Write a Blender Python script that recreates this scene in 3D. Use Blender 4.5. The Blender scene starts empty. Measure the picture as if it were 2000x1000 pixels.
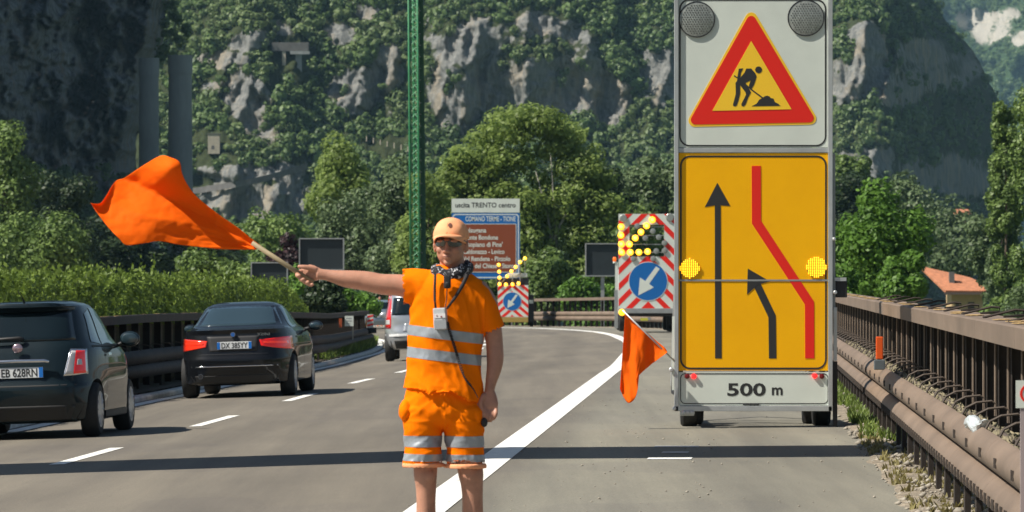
import bpy, bmesh, math, random
import numpy as np
from mathutils import Vector, Matrix

# ---------------------------------------------------------------- camera, light, exposure
SC = bpy.context.scene
COL = SC.collection
F = 9660.0                 # focal length in pixels of the 2000 px wide photograph
EYE = 1.65
cam_d = bpy.data.cameras.new('camera')
cam_d.sensor_width = 36.0
cam_d.lens = 36.0 * F / 2000.0
cam_d.shift_y = 0.02
cam_d.clip_start = 0.5
cam_d.clip_end = 20000
cam_d.dof.use_dof = True
cam_d.dof.focus_distance = 38.0
cam_d.dof.aperture_fstop = 13.0
cam = bpy.data.objects.new('camera', cam_d)
COL.objects.link(cam)
cam.location = (0, 0, EYE)
cam.rotation_euler = (math.radians(90), 0, 0)
SC.camera = cam

SUN_EL = math.radians(50)
SUN_AZ = math.radians(19)          # degrees behind the camera's left
to_sun = Vector((-math.cos(SUN_AZ) * math.cos(SUN_EL), -math.sin(SUN_AZ) * math.cos(SUN_EL), math.sin(SUN_EL)))
w = bpy.data.worlds.new('World')
SC.world = w
w.use_nodes = True
nt = w.node_tree
nt.nodes.clear()
sky = nt.nodes.new('ShaderNodeTexSky')
sky.sky_type = 'NISHITA'
sky.sun_disc = False
sky.sun_elevation = SUN_EL
sky.sun_rotation = math.atan2(to_sun.x, to_sun.y) % (2 * math.pi)
sky.altitude = 200
sky.air_density = 1.0
sky.dust_density = 1.0
bg = nt.nodes.new('ShaderNodeBackground')
bg.inputs['Strength'].default_value = 0.05
wo = nt.nodes.new('ShaderNodeOutputWorld')
nt.links.new(sky.outputs[0], bg.inputs[0])
nt.links.new(bg.outputs[0], wo.inputs[0])
sun_d = bpy.data.lights.new('sun', 'SUN')
sun_d.energy = 5.0
sun_d.angle = math.radians(0.53)
sun_d.color = (1.0, 0.94, 0.84)
sun = bpy.data.objects.new('sun', sun_d)
COL.objects.link(sun)
sun.rotation_euler = to_sun.to_track_quat('Z', 'Y').to_euler()
SC.view_settings.view_transform = 'Standard'
SC.view_settings.look = 'None'
SC.view_settings.exposure = 0.5
SC.view_settings.gamma = 1.0
SC.view_settings.use_curve_mapping = False

# ---------------------------------------------------------------- materials
def mat(name, col, rough=0.6, metal=0.0, var=None, bump=None, emit=None, spec=0.5, coat=0.0, stretch=None, col2=None, trans=0.0):
    """var=(scale, amount) colour variation; bump=(scale, strength, distance); emit=(colour, strength)"""
    m = bpy.data.materials.new(name)
    m.use_nodes = True
    n = m.node_tree
    b = n.nodes['Principled BSDF']
    b.inputs['Base Color'].default_value = (*col, 1)
    b.inputs['Roughness'].default_value = rough
    b.inputs['Metallic'].default_value = metal
    b.inputs['Specular IOR Level'].default_value = spec
    b.inputs['Coat Weight'].default_value = coat
    b.inputs['Coat Roughness'].default_value = 0.04
    if trans:
        b.inputs['Transmission Weight'].default_value = trans
    if emit:
        b.inputs['Emission Color'].default_value = (*emit[0], 1)
        b.inputs['Emission Strength'].default_value = emit[1]
    if var or bump:
        tc = n.nodes.new('ShaderNodeTexCoord')
        src = tc.outputs['Object']
        if stretch:
            mp = n.nodes.new('ShaderNodeMapping')
            mp.inputs['Scale'].default_value = stretch
            n.links.new(src, mp.inputs[0])
            src = mp.outputs[0]
    if var:
        tx = n.nodes.new('ShaderNodeTexNoise')
        tx.inputs['Scale'].default_value = var[0]
        tx.inputs['Detail'].default_value = 6
        tx.inputs['Roughness'].default_value = 0.65
        n.links.new(src, tx.inputs['Vector'])
        rp = n.nodes.new('ShaderNodeValToRGB')
        a = var[1]
        c2 = col2 if col2 else tuple(min(1, c * (1 + a)) for c in col)
        rp.color_ramp.elements[0].color = (*[c * (1 - a) for c in col], 1)
        rp.color_ramp.elements[0].position = 0.32
        rp.color_ramp.elements[1].color = (*c2, 1)
        rp.color_ramp.elements[1].position = 0.68
        n.links.new(tx.outputs[0], rp.inputs[0])
        n.links.new(rp.outputs[0], b.inputs['Base Color'])
    if bump:
        tb = n.nodes.new('ShaderNodeTexNoise')
        tb.inputs['Scale'].default_value = bump[0]
        tb.inputs['Detail'].default_value = 5
        n.links.new(src, tb.inputs['Vector'])
        bp = n.nodes.new('ShaderNodeBump')
        bp.inputs['Strength'].default_value = bump[1]
        bp.inputs['Distance'].default_value = bump[2]
        n.links.new(tb.outputs[0], bp.inputs['Height'])
        n.links.new(bp.outputs[0], b.inputs['Normal'])
    return m

def leaf_mat(name, dark, light, trans=0.3, rough=0.5, spec=0.3):
    m = bpy.data.materials.new(name)
    m.use_nodes = True
    n = m.node_tree
    n.nodes.clear()
    out = n.nodes.new('ShaderNodeOutputMaterial')
    geo = n.nodes.new('ShaderNodeNewGeometry')
    tc = n.nodes.new('ShaderNodeTexCoord')
    tx = n.nodes.new('ShaderNodeTexNoise')
    tx.inputs['Scale'].default_value = 0.45
    tx.inputs['Detail'].default_value = 3
    n.links.new(tc.outputs['Object'], tx.inputs['Vector'])
    oi = n.nodes.new('ShaderNodeObjectInfo')
    mx = n.nodes.new('ShaderNodeMath'); mx.operation = 'MULTIPLY_ADD'
    n.links.new(geo.outputs['Random Per Island'], mx.inputs[0]); mx.inputs[1].default_value = 0.55
    n.links.new(tx.outputs[0], mx.inputs[2])
    ad = n.nodes.new('ShaderNodeMath'); ad.operation = 'SUBTRACT'
    n.links.new(mx.outputs[0], ad.inputs[0]); ad.inputs[1].default_value = 0.27
    rp = n.nodes.new('ShaderNodeValToRGB')
    rp.color_ramp.elements[0].color = (*dark, 1); rp.color_ramp.elements[0].position = 0.15
    rp.color_ramp.elements[1].color = (*light, 1); rp.color_ramp.elements[1].position = 0.85
    n.links.new(ad.outputs[0], rp.inputs[0])
    b = n.nodes.new('ShaderNodeBsdfPrincipled')
    b.inputs['Roughness'].default_value = rough
    b.inputs['Specular IOR Level'].default_value = spec
    n.links.new(rp.outputs[0], b.inputs['Base Color'])
    tr = n.nodes.new('ShaderNodeBsdfTranslucent')
    n.links.new(rp.outputs[0], tr.inputs[0])
    ms = n.nodes.new('ShaderNodeMixShader')
    ms.inputs[0].default_value = trans
    n.links.new(b.outputs[0], ms.inputs[1]); n.links.new(tr.outputs[0], ms.inputs[2])
    n.links.new(ms.outputs[0], out.inputs[0])
    return m

# ---------------------------------------------------------------- mesh helpers
class MB:
    def __init__(self):
        self.v = []; self.f = []; self.m = []
    def add(self, vs, fs, mi=0):
        o = len(self.v)
        self.v.extend([tuple(p) for p in vs])
        for f in fs:
            self.f.append(tuple(i + o for i in f)); self.m.append(mi)
        return self
    def box(self, x0, x1, y0, y1, z0, z1, mi=0):
        vs = [(x0,y0,z0),(x1,y0,z0),(x1,y1,z0),(x0,y1,z0),(x0,y0,z1),(x1,y0,z1),(x1,y1,z1),(x0,y1,z1)]
        return self.add(vs, [(0,3,2,1),(4,5,6,7),(0,1,5,4),(1,2,6,5),(2,3,7,6),(3,0,4,7)], mi)
    def plate(self, poly, y, th, mi=0):
        """poly in (x,z), standing in the XZ plane, front at y, back at y+th"""
        n = len(poly)
        a = sum(poly[i][0]*poly[(i+1)%n][1]-poly[(i+1)%n][0]*poly[i][1] for i in range(n))
        if a < 0: poly = poly[::-1]
        vs = [(p[0], y, p[1]) for p in poly] + [(p[0], y+th, p[1]) for p in poly]
        fs = [tuple(range(n)), tuple(range(2*n-1, n-1, -1))]
        fs += [(i, i+n, (i+1)%n+n, (i+1)%n) for i in range(n)]
        return self.add(vs, fs, mi)
    def ring(self, outer, inner, y, th, mi=0):
        n = len(outer)
        vs = []
        for yy in (y, y+th):
            vs += [(p[0], yy, p[1]) for p in outer] + [(p[0], yy, p[1]) for p in inner]
        fs = []
        for i in range(n):
            j = (i+1) % n
            fs += [(i, j, n+j, n+i), (2*n+i, 3*n+i, 3*n+j, 2*n+j), (i, 2*n+i, 2*n+j, j), (n+i, n+j, 3*n+j, 3*n+i)]
        return self.add(vs, fs, mi)
    def tube(self, pts, r, n=8, mi=0, caps=True):
        pts = [Vector(p) for p in pts]
        rs = r if isinstance(r, (list, tuple)) else [r]*len(pts)
        vs = []; fs = []
        up = Vector((0, 0, 1))
        for i, p in enumerate(pts):
            t = (pts[min(i+1, len(pts)-1)] - pts[max(i-1, 0)]).normalized()
            ref = up if abs(t.dot(up)) < 0.95 else Vector((1, 0, 0))
            a = t.cross(ref).normalized(); b = t.cross(a)
            for k in range(n):
                an = 2*math.pi*k/n
                vs.append(p + (a*math.cos(an) + b*math.sin(an))*rs[i])
        for i in range(len(pts)-1):
            for k in range(n):
                k2 = (k+1) % n
                fs.append((i*n+k, i*n+k2, (i+1)*n+k2, (i+1)*n+k))
        if caps:
            fs.append(tuple(range(n-1, -1, -1)))
            fs.append(tuple(range((len(pts)-1)*n, len(pts)*n)))
        return self.add(vs, fs, mi)
    def lathe(self, prof, center, axis='x', n=20, mi=0):
        """prof list of (along axis, radius)"""
        vs = []; fs = []
        for (a, r) in prof:
            for k in range(n):
                an = 2*math.pi*k/n
                c, s = math.cos(an)*r, math.sin(an)*r
                if axis == 'x': p = (a, c, s)
                elif axis == 'y': p = (c, a, s)
                else: p = (c, s, a)
                vs.append((p[0]+center[0], p[1]+center[1], p[2]+center[2]))
        for i in range(len(prof)-1):
            for k in range(n):
                k2 = (k+1) % n
                fs.append((i*n+k, i*n+k2, (i+1)*n+k2, (i+1)*n+k))
        fs.append(tuple(range(n-1, -1, -1))); fs.append(tuple(range((len(prof)-1)*n, len(prof)*n)))
        return self.add(vs, fs, mi)
    def ellipsoid(self, c, r, nu=14, nv=9, mi=0):
        vs = []; fs = []
        for j in range(1, nv):
            ph = math.pi*j/nv
            for i in range(nu):
                th = 2*math.pi*i/nu
                vs.append((c[0]+r[0]*math.sin(ph)*math.cos(th), c[1]+r[1]*math.sin(ph)*math.sin(th), c[2]+r[2]*math.cos(ph)))
        top = len(vs); vs.append((c[0], c[1], c[2]+r[2])); bot = len(vs); vs.append((c[0], c[1], c[2]-r[2]))
        for j in range(nv-2):
            for i in range(nu):
                i2 = (i+1) % nu
                fs.append((j*nu+i, (j+1)*nu+i, (j+1)*nu+i2, j*nu+i2))
        for i in range(nu):
            i2 = (i+1) % nu
            fs.append((top, i, i2)); fs.append((bot, (nv-2)*nu+i2, (nv-2)*nu+i))
        return self.add(vs, fs, mi)
    def grid(self, rows, mi=0):
        """rows: list of equal length lists of points"""
        nr, nc = len(rows), len(rows[0])
        vs = [p for r in rows for p in r]
        fs = [(i*nc+j, i*nc+j+1, (i+1)*nc+j+1, (i+1)*nc+j) for i in range(nr-1) for j in range(nc-1)]
        return self.add(vs, fs, mi)
    def mesh(self, name, mats, smooth=False, bevel=0.0, fixn=False):
        me = bpy.data.meshes.new(name)
        me.from_pydata(self.v, [], self.f)
        if not isinstance(mats, (list, tuple)): mats = [mats]
        for m in mats: me.materials.append(m)
        me.polygons.foreach_set('material_index', self.m)
        if bevel or fixn:
            bm = bmesh.new(); bm.from_mesh(me)
            if fixn: bmesh.ops.recalc_face_normals(bm, faces=bm.faces)
            if bevel:
                bmesh.ops.bevel(bm, geom=[e for e in bm.edges if len(e.link_faces) == 2 and e.calc_face_angle(0) > 0.5], offset=bevel, segments=2, profile=0.6, affect='EDGES', clamp_overlap=True)
            bm.to_mesh(me); bm.free()
        if smooth:
            me.shade_smooth()
            if bevel or smooth == 'auto': me.set_sharp_from_angle(angle=math.radians(40))
        me.update()
        return me
    def build(self, name, mats, parent=None, smooth=False, bevel=0.0, fixn=False, loc=None):
        return link(name, self.mesh(name, mats, smooth, bevel, fixn), parent, loc)

def link(name, me, parent=None, loc=None):
    o = bpy.data.objects.new(name, me)
    COL.objects.link(o)
    if parent is not None: o.parent = parent
    if loc is not None: o.location = loc
    return o

def empty(name, loc, label, cat, group=None, rz=0.0):
    o = bpy.data.objects.new(name, None)
    COL.objects.link(o)
    o.location = loc; o.rotation_euler = (0, 0, rz)
    o.empty_display_size = 0.3
    tag(o, label, cat, group)
    return o

def tag(o, label=None, cat=None, group=None, kind=None):
    if label: o['label'] = label
    if cat: o['category'] = cat
    if group: o['group'] = group
    if kind: o['kind'] = kind
    return o

def np_mesh(name, verts, faces, mats, smooth=False, mi=None):
    verts = np.ascontiguousarray(verts, dtype=np.float32); faces = np.ascontiguousarray(faces, dtype=np.int32)
    me = bpy.data.meshes.new(name)
    k = faces.shape[1]
    me.vertices.add(len(verts)); me.vertices.foreach_set('co', verts.ravel())
    me.loops.add(faces.size); me.loops.foreach_set('vertex_index', faces.ravel())
    me.polygons.add(len(faces)); me.polygons.foreach_set('loop_start', np.arange(0, faces.size, k, dtype=np.int32))
    if not isinstance(mats, (list, tuple)): mats = [mats]
    for m in mats: me.materials.append(m)
    if mi is not None: me.polygons.foreach_set('material_index', np.asarray(mi, dtype=np.int32))
    me.update(calc_edges=True)
    if smooth: me.shade_smooth()
    return me

def circ(cx, cz, r, n=28, a0=0.0):
    return [(cx + r*math.cos(a0+2*math.pi*i/n), cz + r*math.sin(a0+2*math.pi*i/n)) for i in range(n)]

def rrect(x0, x1, z0, z1, r, k=6):
    out = []
    for (cx, cz, a) in ((x1-r, z1-r, 0), (x0+r, z1-r, 90), (x0+r, z0+r, 180), (x1-r, z0+r, 270)):
        for i in range(k+1):
            t = math.radians(a + 90*i/k)
            out.append((cx + r*math.cos(t), cz + r*math.sin(t)))
    return out

def stroke(pts, wd):
    """mitred constant-width polygon along a polyline in (x,z)"""
    L = []; R = []
    for i, p in enumerate(pts):
        p = Vector(p)
        d0 = (p - Vector(pts[i-1])).normalized() if i > 0 else None
        d1 = (Vector(pts[i+1]) - p).normalized() if i < len(pts)-1 else None
        if d0 is None: d0 = d1
        if d1 is None: d1 = d0
        n0 = Vector((-d0.y, d0.x)); n1 = Vector((-d1.y, d1.x))
        nn = (n0+n1).normalized(); k = wd/2/max(0.3, nn.dot(n0))
        L.append(tuple(p + nn*k)); R.append(tuple(p - nn*k))
    return L + R[::-1]

def clip_poly(poly, x0, x1, z0, z1):
    def cl(ps, f, inter):
        out = []
        for i in range(len(ps)):
            a, b = ps[i], ps[(i+1) % len(ps)]
            if f(a):
                out.append(a)
                if not f(b): out.append(inter(a, b))
            elif f(b): out.append(inter(a, b))
        return out
    def ix(x): return lambda a, b: (x, a[1] + (b[1]-a[1])*(x-a[0])/(b[0]-a[0]))
    def iz(z): return lambda a, b: (a[0] + (b[0]-a[0])*(z-a[1])/(b[1]-a[1]), z)
    for f, g in ((lambda p: p[0] >= x0, ix(x0)), (lambda p: p[0] <= x1, ix(x1)), (lambda p: p[1] >= z0, iz(z0)), (lambda p: p[1] <= z1, iz(z1))):
        if len(poly) < 3: return []
        poly = cl(poly, f, g)
    return poly

def text(s, size, loc, m, parent, name='lettering', width=None, bold=0.0, align='CENTER', rz=0.0, th=0.002, slant=0.0):
    """flat lettering standing in the XZ plane, facing -Y (local). loc = centre/left, baseline"""
    cu = bpy.data.curves.new(name, 'FONT')
    cu.body = s; cu.size = size; cu.align_x = align; cu.extrude = th/2; cu.offset = bold; cu.resolution_u = 3
    cu.shear = slant
    tmp = bpy.data.objects.new(name, cu)
    COL.objects.link(tmp)
    dg = bpy.context.evaluated_depsgraph_get()
    me = bpy.data.meshes.new_from_object(tmp.evaluated_get(dg))
    me.name = name
    bpy.data.objects.remove(tmp); bpy.data.curves.remove(cu)
    me.materials.clear(); me.materials.append(m)
    xs = [v.co.x for v in me.vertices]
    sx = 1.0
    if width and xs: sx = width / (max(xs)-min(xs))
    me.transform(Matrix.Diagonal((sx, 1, 1, 1)))
    me.transform(Matrix.Rotation(math.radians(90), 4, 'X'))
    o = link(name, me, parent, loc)
    o.rotation_euler = (0, 0, rz)
    return o

# noise -------------------------------------------------------
def _h(ix, iy, s):
    ix = ix.astype(np.int64); iy = iy.astype(np.int64)
    h = (ix*374761393 + iy*668265263 + s*1442695041) & 0xffffffff
    h = ((h ^ (h >> 13))*1274126177) & 0xffffffff
    h = h ^ (h >> 16)
    return (h & 0xffff)/65535.0
def vn(x, y, s=0):
    x = np.asarray(x, dtype=float); y = np.asarray(y, dtype=float)
    x, y = np.broadcast_arrays(x, y)
    ix = np.floor(x); iy = np.floor(y); fx = x-ix; fy = y-iy
    fx = fx*fx*(3-2*fx); fy = fy*fy*(3-2*fy)
    a = _h(ix, iy, s); b = _h(ix+1, iy, s); c = _h(ix, iy+1, s); d = _h(ix+1, iy+1, s)
    return (a*(1-fx)+b*fx)*(1-fy) + (c*(1-fx)+d*fx)*fy
def fbm(x, y, o=4, s=0, g=0.5):
    t = 0; a = 1; n = 0
    for i in range(o):
        t = t + a*vn(x*2**i + 17.3*i, y*2**i + 9.1*i, s+i*7); n += a; a *= g
    return t/n
def ridged(x, y, o=4, s=0):
    t = 0; a = 1; n = 0
    for i in range(o):
        t = t + a*(1-np.abs(2*vn(x*2**i+5.3*i, y*2**i+3.7*i, s+i*5)-1)); n += a; a *= 0.5
    return t/n
def facets(x, y, s=0):
    """angular blocks: every Voronoi cell is a randomly tilted plane"""
    x = np.asarray(x, float); y = np.asarray(y, float); x, y = np.broadcast_arrays(x, y)
    ix = np.floor(x); iy = np.floor(y); best = np.full(x.shape, 9.0); val = np.zeros(x.shape)
    for i in (-1, 0, 1):
        for j in (-1, 0, 1):
            cx = ix+i; cy = iy+j
            px = cx+_h(cx, cy, s); py = cy+_h(cx, cy, s+1); dx = x-px; dy = y-py; d = dx*dx+dy*dy
            v = (_h(cx, cy, s+2)-.5) + 1.3*(_h(cx, cy, s+3)-.5)*dx + .9*(_h(cx, cy, s+4)-.5)*dy
            q = d < best; best = np.where(q, d, best); val = np.where(q, v, val)
    return val
def sstep(a, b, x):
    t = np.clip((np.asarray(x, dtype=float)-a)/(b-a), 0, 1)
    return t*t*(3-2*t)

# ---------------------------------------------------------------- place geometry: road line and surface
_ey = np.array([-40, 0, 35, 70, 92, 120, 143, 168, 185, 200, 218, 238, 260, 300, 340, 400.])
_ex = np.array([-4.0, -2.19, -0.60, 0.99, 1.98, 2.90, 3.36, 3.42, 3.05, 2.4, 0.9, -2.0, -6.5, -19, -36, -66.])
_yy = np.arange(-40, 400, 0.5)
_xx = np.interp(_yy, _ey, _ex)
_k = np.hanning(41); _k /= _k.sum()
_xs = np.convolve(np.pad(_xx, 20, mode='reflect', reflect_type='odd'), _k, mode='valid')
def E(y): return np.interp(y, _yy, _xs)
def ZC(y): return np.interp(y, [-40, 85, 110, 132, 180, 215, 260, 300, 400], [0, 0, -.08, -.18, -.38, -.6, -.95, -1.3, -2.2])
def KL(y): return np.interp(y, [-40, 80, 132, 400], [.03, .033, .055, .055])
def RZ(x, y):
    o = np.asarray(x) - E(y)
    return ZC(y) + np.where(o < 0, KL(y)*o, 0.006*o)
def P(px, py, d):
    return Vector(((px-1000)/F*d, d, EYE-(py-540)/F*d))
def hit(px, py):
    lo, hi = 8.0, 390.0
    for _ in range(50):
        mid = (lo+hi)/2
        if EYE-(py-540)/F*mid > RZ((px-1000)/F*mid, mid): lo = mid
        else: hi = mid
    d = (lo+hi)/2
    return Vector(((px-1000)/F*d, d, float(RZ((px-1000)/F*d, d))))

def sweep(prof, y0, y1, step=1.5, closed=True, zoff=0.0, base=None):
    """prof: list of (offset from the edge line, z above the road); returns rows of points"""
    n = max(2, int(math.ceil((y1-y0)/step))+1)
    rows = []
    for y in np.linspace(y0, y1, n):
        e = float(E(y))
        r = []
        for (o, z) in prof:
            if o < -6.9: o = o+float(LO(y))
            x = e+o
            zz = float(RZ(e+(base if base is not None else o), y))
            r.append((x, float(y), zz+z+zoff))
        if closed: r.append(r[0])
        rows.append(r)
    return rows
def sweep_solid(mb, prof, y0, y1, step=1.5, base=None, mi=0):
    rows = sweep(prof, y0, y1, step, False, 0, base)
    n = len(prof)
    vs = [p for r in rows for p in r]
    fs = []
    for i in range(len(rows)-1):
        for j in range(n):
            k = (j+1) % n
            fs.append((i*n+j, i*n+k, (i+1)*n+k, (i+1)*n+j))
    fs.append(tuple(range(n-1, -1, -1))); fs.append(tuple(range((len(rows)-1)*n, len(rows)*n)))
    mb.add(vs, fs, mi)

# ---------------------------------------------------------------- SETTING
# asphalt material
def asphalt_mat():
    m = bpy.data.materials.new('asphalt'); m.use_nodes = True
    n = m.node_tree; b = n.nodes['Principled BSDF']
    tc = n.nodes.new('ShaderNodeTexCoord')
    def noise(scale, detail, sx=(1, 1, 1)):
        mp = n.nodes.new('ShaderNodeMapping'); mp.inputs['Scale'].default_value = sx
        mp.inputs['Rotation'].default_value = (0, 0, math.radians(2.6))
        n.links.new(tc.outputs['Object'], mp.inputs[0])
        t = n.nodes.new('ShaderNodeTexNoise'); t.inputs['Scale'].default_value = scale; t.inputs['Detail'].default_value = detail
        t.inputs['Roughness'].default_value = 0.7
        n.links.new(mp.outputs[0], t.inputs['Vector']); return t.outputs[0]
    def ramp(src, p0, c0, p1, c1):
        r = n.nodes.new('ShaderNodeValToRGB')
        r.color_ramp.elements[0].position = p0; r.color_ramp.elements[0].color = (*c0, 1)
        r.color_ramp.elements[1].position = p1; r.color_ramp.elements[1].color = (*c1, 1)
        n.links.new(src, r.inputs[0]); return r.outputs[0]
    def mul(a, c, f=1.0):
        x = n.nodes.new('ShaderNodeMix'); x.data_type = 'RGBA'; x.blend_type = 'MULTIPLY'; x.inputs[0].default_value = f
        n.links.new(a, x.inputs[6]); n.links.new(c, x.inputs[7]); return x.outputs[2]
    big = ramp(noise(0.35, 4, (1, .25, 1)), .35, (.155, .138, .111), .65, (.188, .167, .134))
    streak = ramp(noise(1.6, 4, (1, .03, 1)), .3, (.78, .78, .80), .7, (1.10, 1.09, 1.07))
    fine = ramp(noise(60, 3), .3, (.72, .72, .72), .7, (1.25, 1.25, 1.25))
    vo = n.nodes.new('ShaderNodeTexVoronoi'); vo.inputs['Scale'].default_value = 22
    n.links.new(tc.outputs['Object'], vo.inputs['Vector'])
    chips = ramp(vo.outputs['Distance'], .07, (1.5, 1.45, 1.35), .13, (1, 1, 1))
    c = mul(big, streak); c = mul(c, fine); c = mul(c, chips)
    # the hard shoulder is an older, greyer surfacing than the lanes (offset stored as a mesh attribute)
    at = n.nodes.new('ShaderNodeAttribute'); at.attribute_name = 'offset'
    sh = ramp(at.outputs['Fac'], .500, (1, 1, 1), .5035, (1.25, 1.33, 1.33))
    c = mul(c, sh)
    # wheel tracks polished a little darker along each lane
    ms_ = n.nodes.new('ShaderNodeMath'); ms_.operation = 'MULTIPLY_ADD'; n.links.new(at.outputs['Fac'], ms_.inputs[0]); ms_.inputs[1].default_value = 140*2*math.pi/1.85; ms_.inputs[2].default_value = -70*2*math.pi/1.85+.6
    sn_ = n.nodes.new('ShaderNodeMath'); sn_.operation = 'SINE'; n.links.new(ms_.outputs[0], sn_.inputs[0])
    c = mul(c, ramp(sn_.outputs[0], .1, (1.03, 1.03, 1.03), .9, (.90, .90, .91)))
    patch = ramp(noise(.22, 2, (1, .5, 1)), .55, (1, 1, 1), .57, (.93, .93, .95))
    c = mul(c, patch)
    st = ramp(at.outputs['Fac'], .5160, (1, 1, 1), .5172, (.60, .61, .64))
    st2 = ramp(at.outputs['Fac'], .5184, (.0, .0, .0), .5198, (1, 1, 1))
    inv = n.nodes.new('ShaderNodeMix'); inv.data_type = 'RGBA'; inv.blend_type = 'SCREEN'; inv.inputs[0].default_value = 1.0
    n.links.new(st, inv.inputs[6]); n.links.new(st2, inv.inputs[7])
    msk = ramp(noise(.5, 4, (1, .12, 1)), .30, (0, 0, 0), .50, (1, 1, 1))
    x = n.nodes.new('ShaderNodeMix'); x.data_type = 'RGBA'; x.blend_type = 'MULTIPLY'
    n.links.new(msk, x.inputs[0]); n.links.new(c, x.inputs[6]); n.links.new(inv.outputs[2], x.inputs[7])
    n.links.new(x.outputs[2], b.inputs['Base Color'])
    b.inputs['Roughness'].default_value = 0.85
    b.inputs['Specular IOR Level'].default_value = 0.35
    bp = n.nodes.new('ShaderNodeBump'); bp.inputs['Strength'].default_value = 0.5; bp.inputs['Distance'].default_value = 0.006
    n.links.new(noise(70, 3), bp.inputs['Height']); n.links.new(bp.outputs[0], b.inputs['Normal'])
    return m
M_ASPH = asphalt_mat()

offs = np.concatenate([np.linspace(-26, -7, 14), np.linspace(-6.5, 0, 12), np.linspace(.3, 3.5, 9)])
ys = np.concatenate([np.arange(-20, 150, 2.0), np.arange(150, 345, 3.0)])
vv = []
oo = []
for y in ys:
    e = float(E(y))
    for o in offs:
        vv.append((e+o, y, float(RZ(e+o, y)))); oo.append(0.5 + o/140.0)
nc = len(offs); nr = len(ys)
idx = np.arange(nr*nc).reshape(nr, nc)
ff = np.stack([idx[:-1, :-1], idx[:-1, 1:], idx[1:, 1:], idx[1:, :-1]], -1).reshape(-1, 4)
me = np_mesh('road', np.array(vv), ff, M_ASPH, True)
a = me.attributes.new('offset', 'FLOAT', 'POINT'); a.data.foreach_set('value', np.array(oo, dtype=np.float32))
tag(link('road', me), kind='structure')

# ground sheet to the horizon, lower than the embankment the motorway runs on
M_GROUND = mat('meadow', (.07, .10, .03), .9, var=(.05, .4), bump=(2, .5, .1))
gx = np.concatenate([np.linspace(-4000, -60, 16), np.linspace(-50, 60, 23), np.linspace(80, 4000, 16)])
gy = np.concatenate([np.linspace(-100, 400, 51), np.linspace(450, 6500, 30)])
G = np.array([[x, y, 0] for y in gy for x in gx], dtype=float)
oo = G[:, 0] - E(np.clip(G[:, 1], -40, 399))
inroad = (oo > -29) & (oo < 5) & (G[:, 1] < 350)
gz = np.where(inroad, RZ(G[:, 0], np.clip(G[:, 1], -40, 399)) - 1.2, -4.2)
gz = np.where(G[:, 1] > 350, -4.5 - (G[:, 1] > 450)*2.0, gz)
G[:, 2] = gz
idx = np.arange(len(G)).reshape(len(gy), len(gx))
ff = np.stack([idx[:-1, :-1], idx[:-1, 1:], idx[1:, 1:], idx[1:, :-1]], -1).reshape(-1, 4)
tag(link('ground', np_mesh('ground', G, ff, M_GROUND, True)), kind='structure')

# painted lines
M_PAINT = mat('road_paint', (.78, .77, .72), .7, var=(9, .12), bump=(60, .3, .003))
def line(o0, o1, y0, y1, name='edge_line', lift=.005, mt=None):
    mb = MB(); rows = []
    n = max(2, int((y1-y0)/2)+1)
    for y in np.linspace(y0, y1, n):
        e = float(E(y))
        rows.append([(e+o0, y, float(RZ(e+o0, y))+lift), (e+(o0+o1)/2, y, float(RZ(e+(o0+o1)/2, y))+lift), (e+o1, y, float(RZ(e+o1, y))+lift)])
    mb.grid(rows)
    return tag(mb.build(name, mt or M_PAINT), kind='structure')
line(-.15, .15, -10, 300, 'edge_line')
# dashes: real 4.5 m strokes on a 12 m pitch; the photograph's start points fix the phase
for k in range(-3, 16):
    p0 = hit(110, 908)
    y0 = p0.y + 12.0*k
    off = float(p0.x - E(p0.y))
    line(off-.075, off+.075, y0, y0+4.6, 'lane_dash')
# short bars of a distance mark on the hard shoulder
M_WORN = mat('worn_paint', (.42, .42, .40), .8, var=(12, .25))
for (py, xa, xb) in ((896, 1262, 1348), (884, 1290, 1342), (873, 1275, 1362)):
    a = hit(xa, py); b = hit(xb, py)
    mb = MB(); z = .005
    mb.add([(a.x, a.y-.22, float(RZ(a.x, a.y-.22))+z), (b.x, b.y-.22, float(RZ(b.x, b.y-.22))+z), (b.x+.03, b.y+.22, float(RZ(b.x, b.y+.22))+z), (a.x+.03, a.y+.22, float(RZ(a.x, a.y+.22))+z)], [(0, 1, 2, 3)])
    tag(mb.build('distance_mark', M_PAINT if py > 890 else M_WORN), kind='structure')

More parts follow.
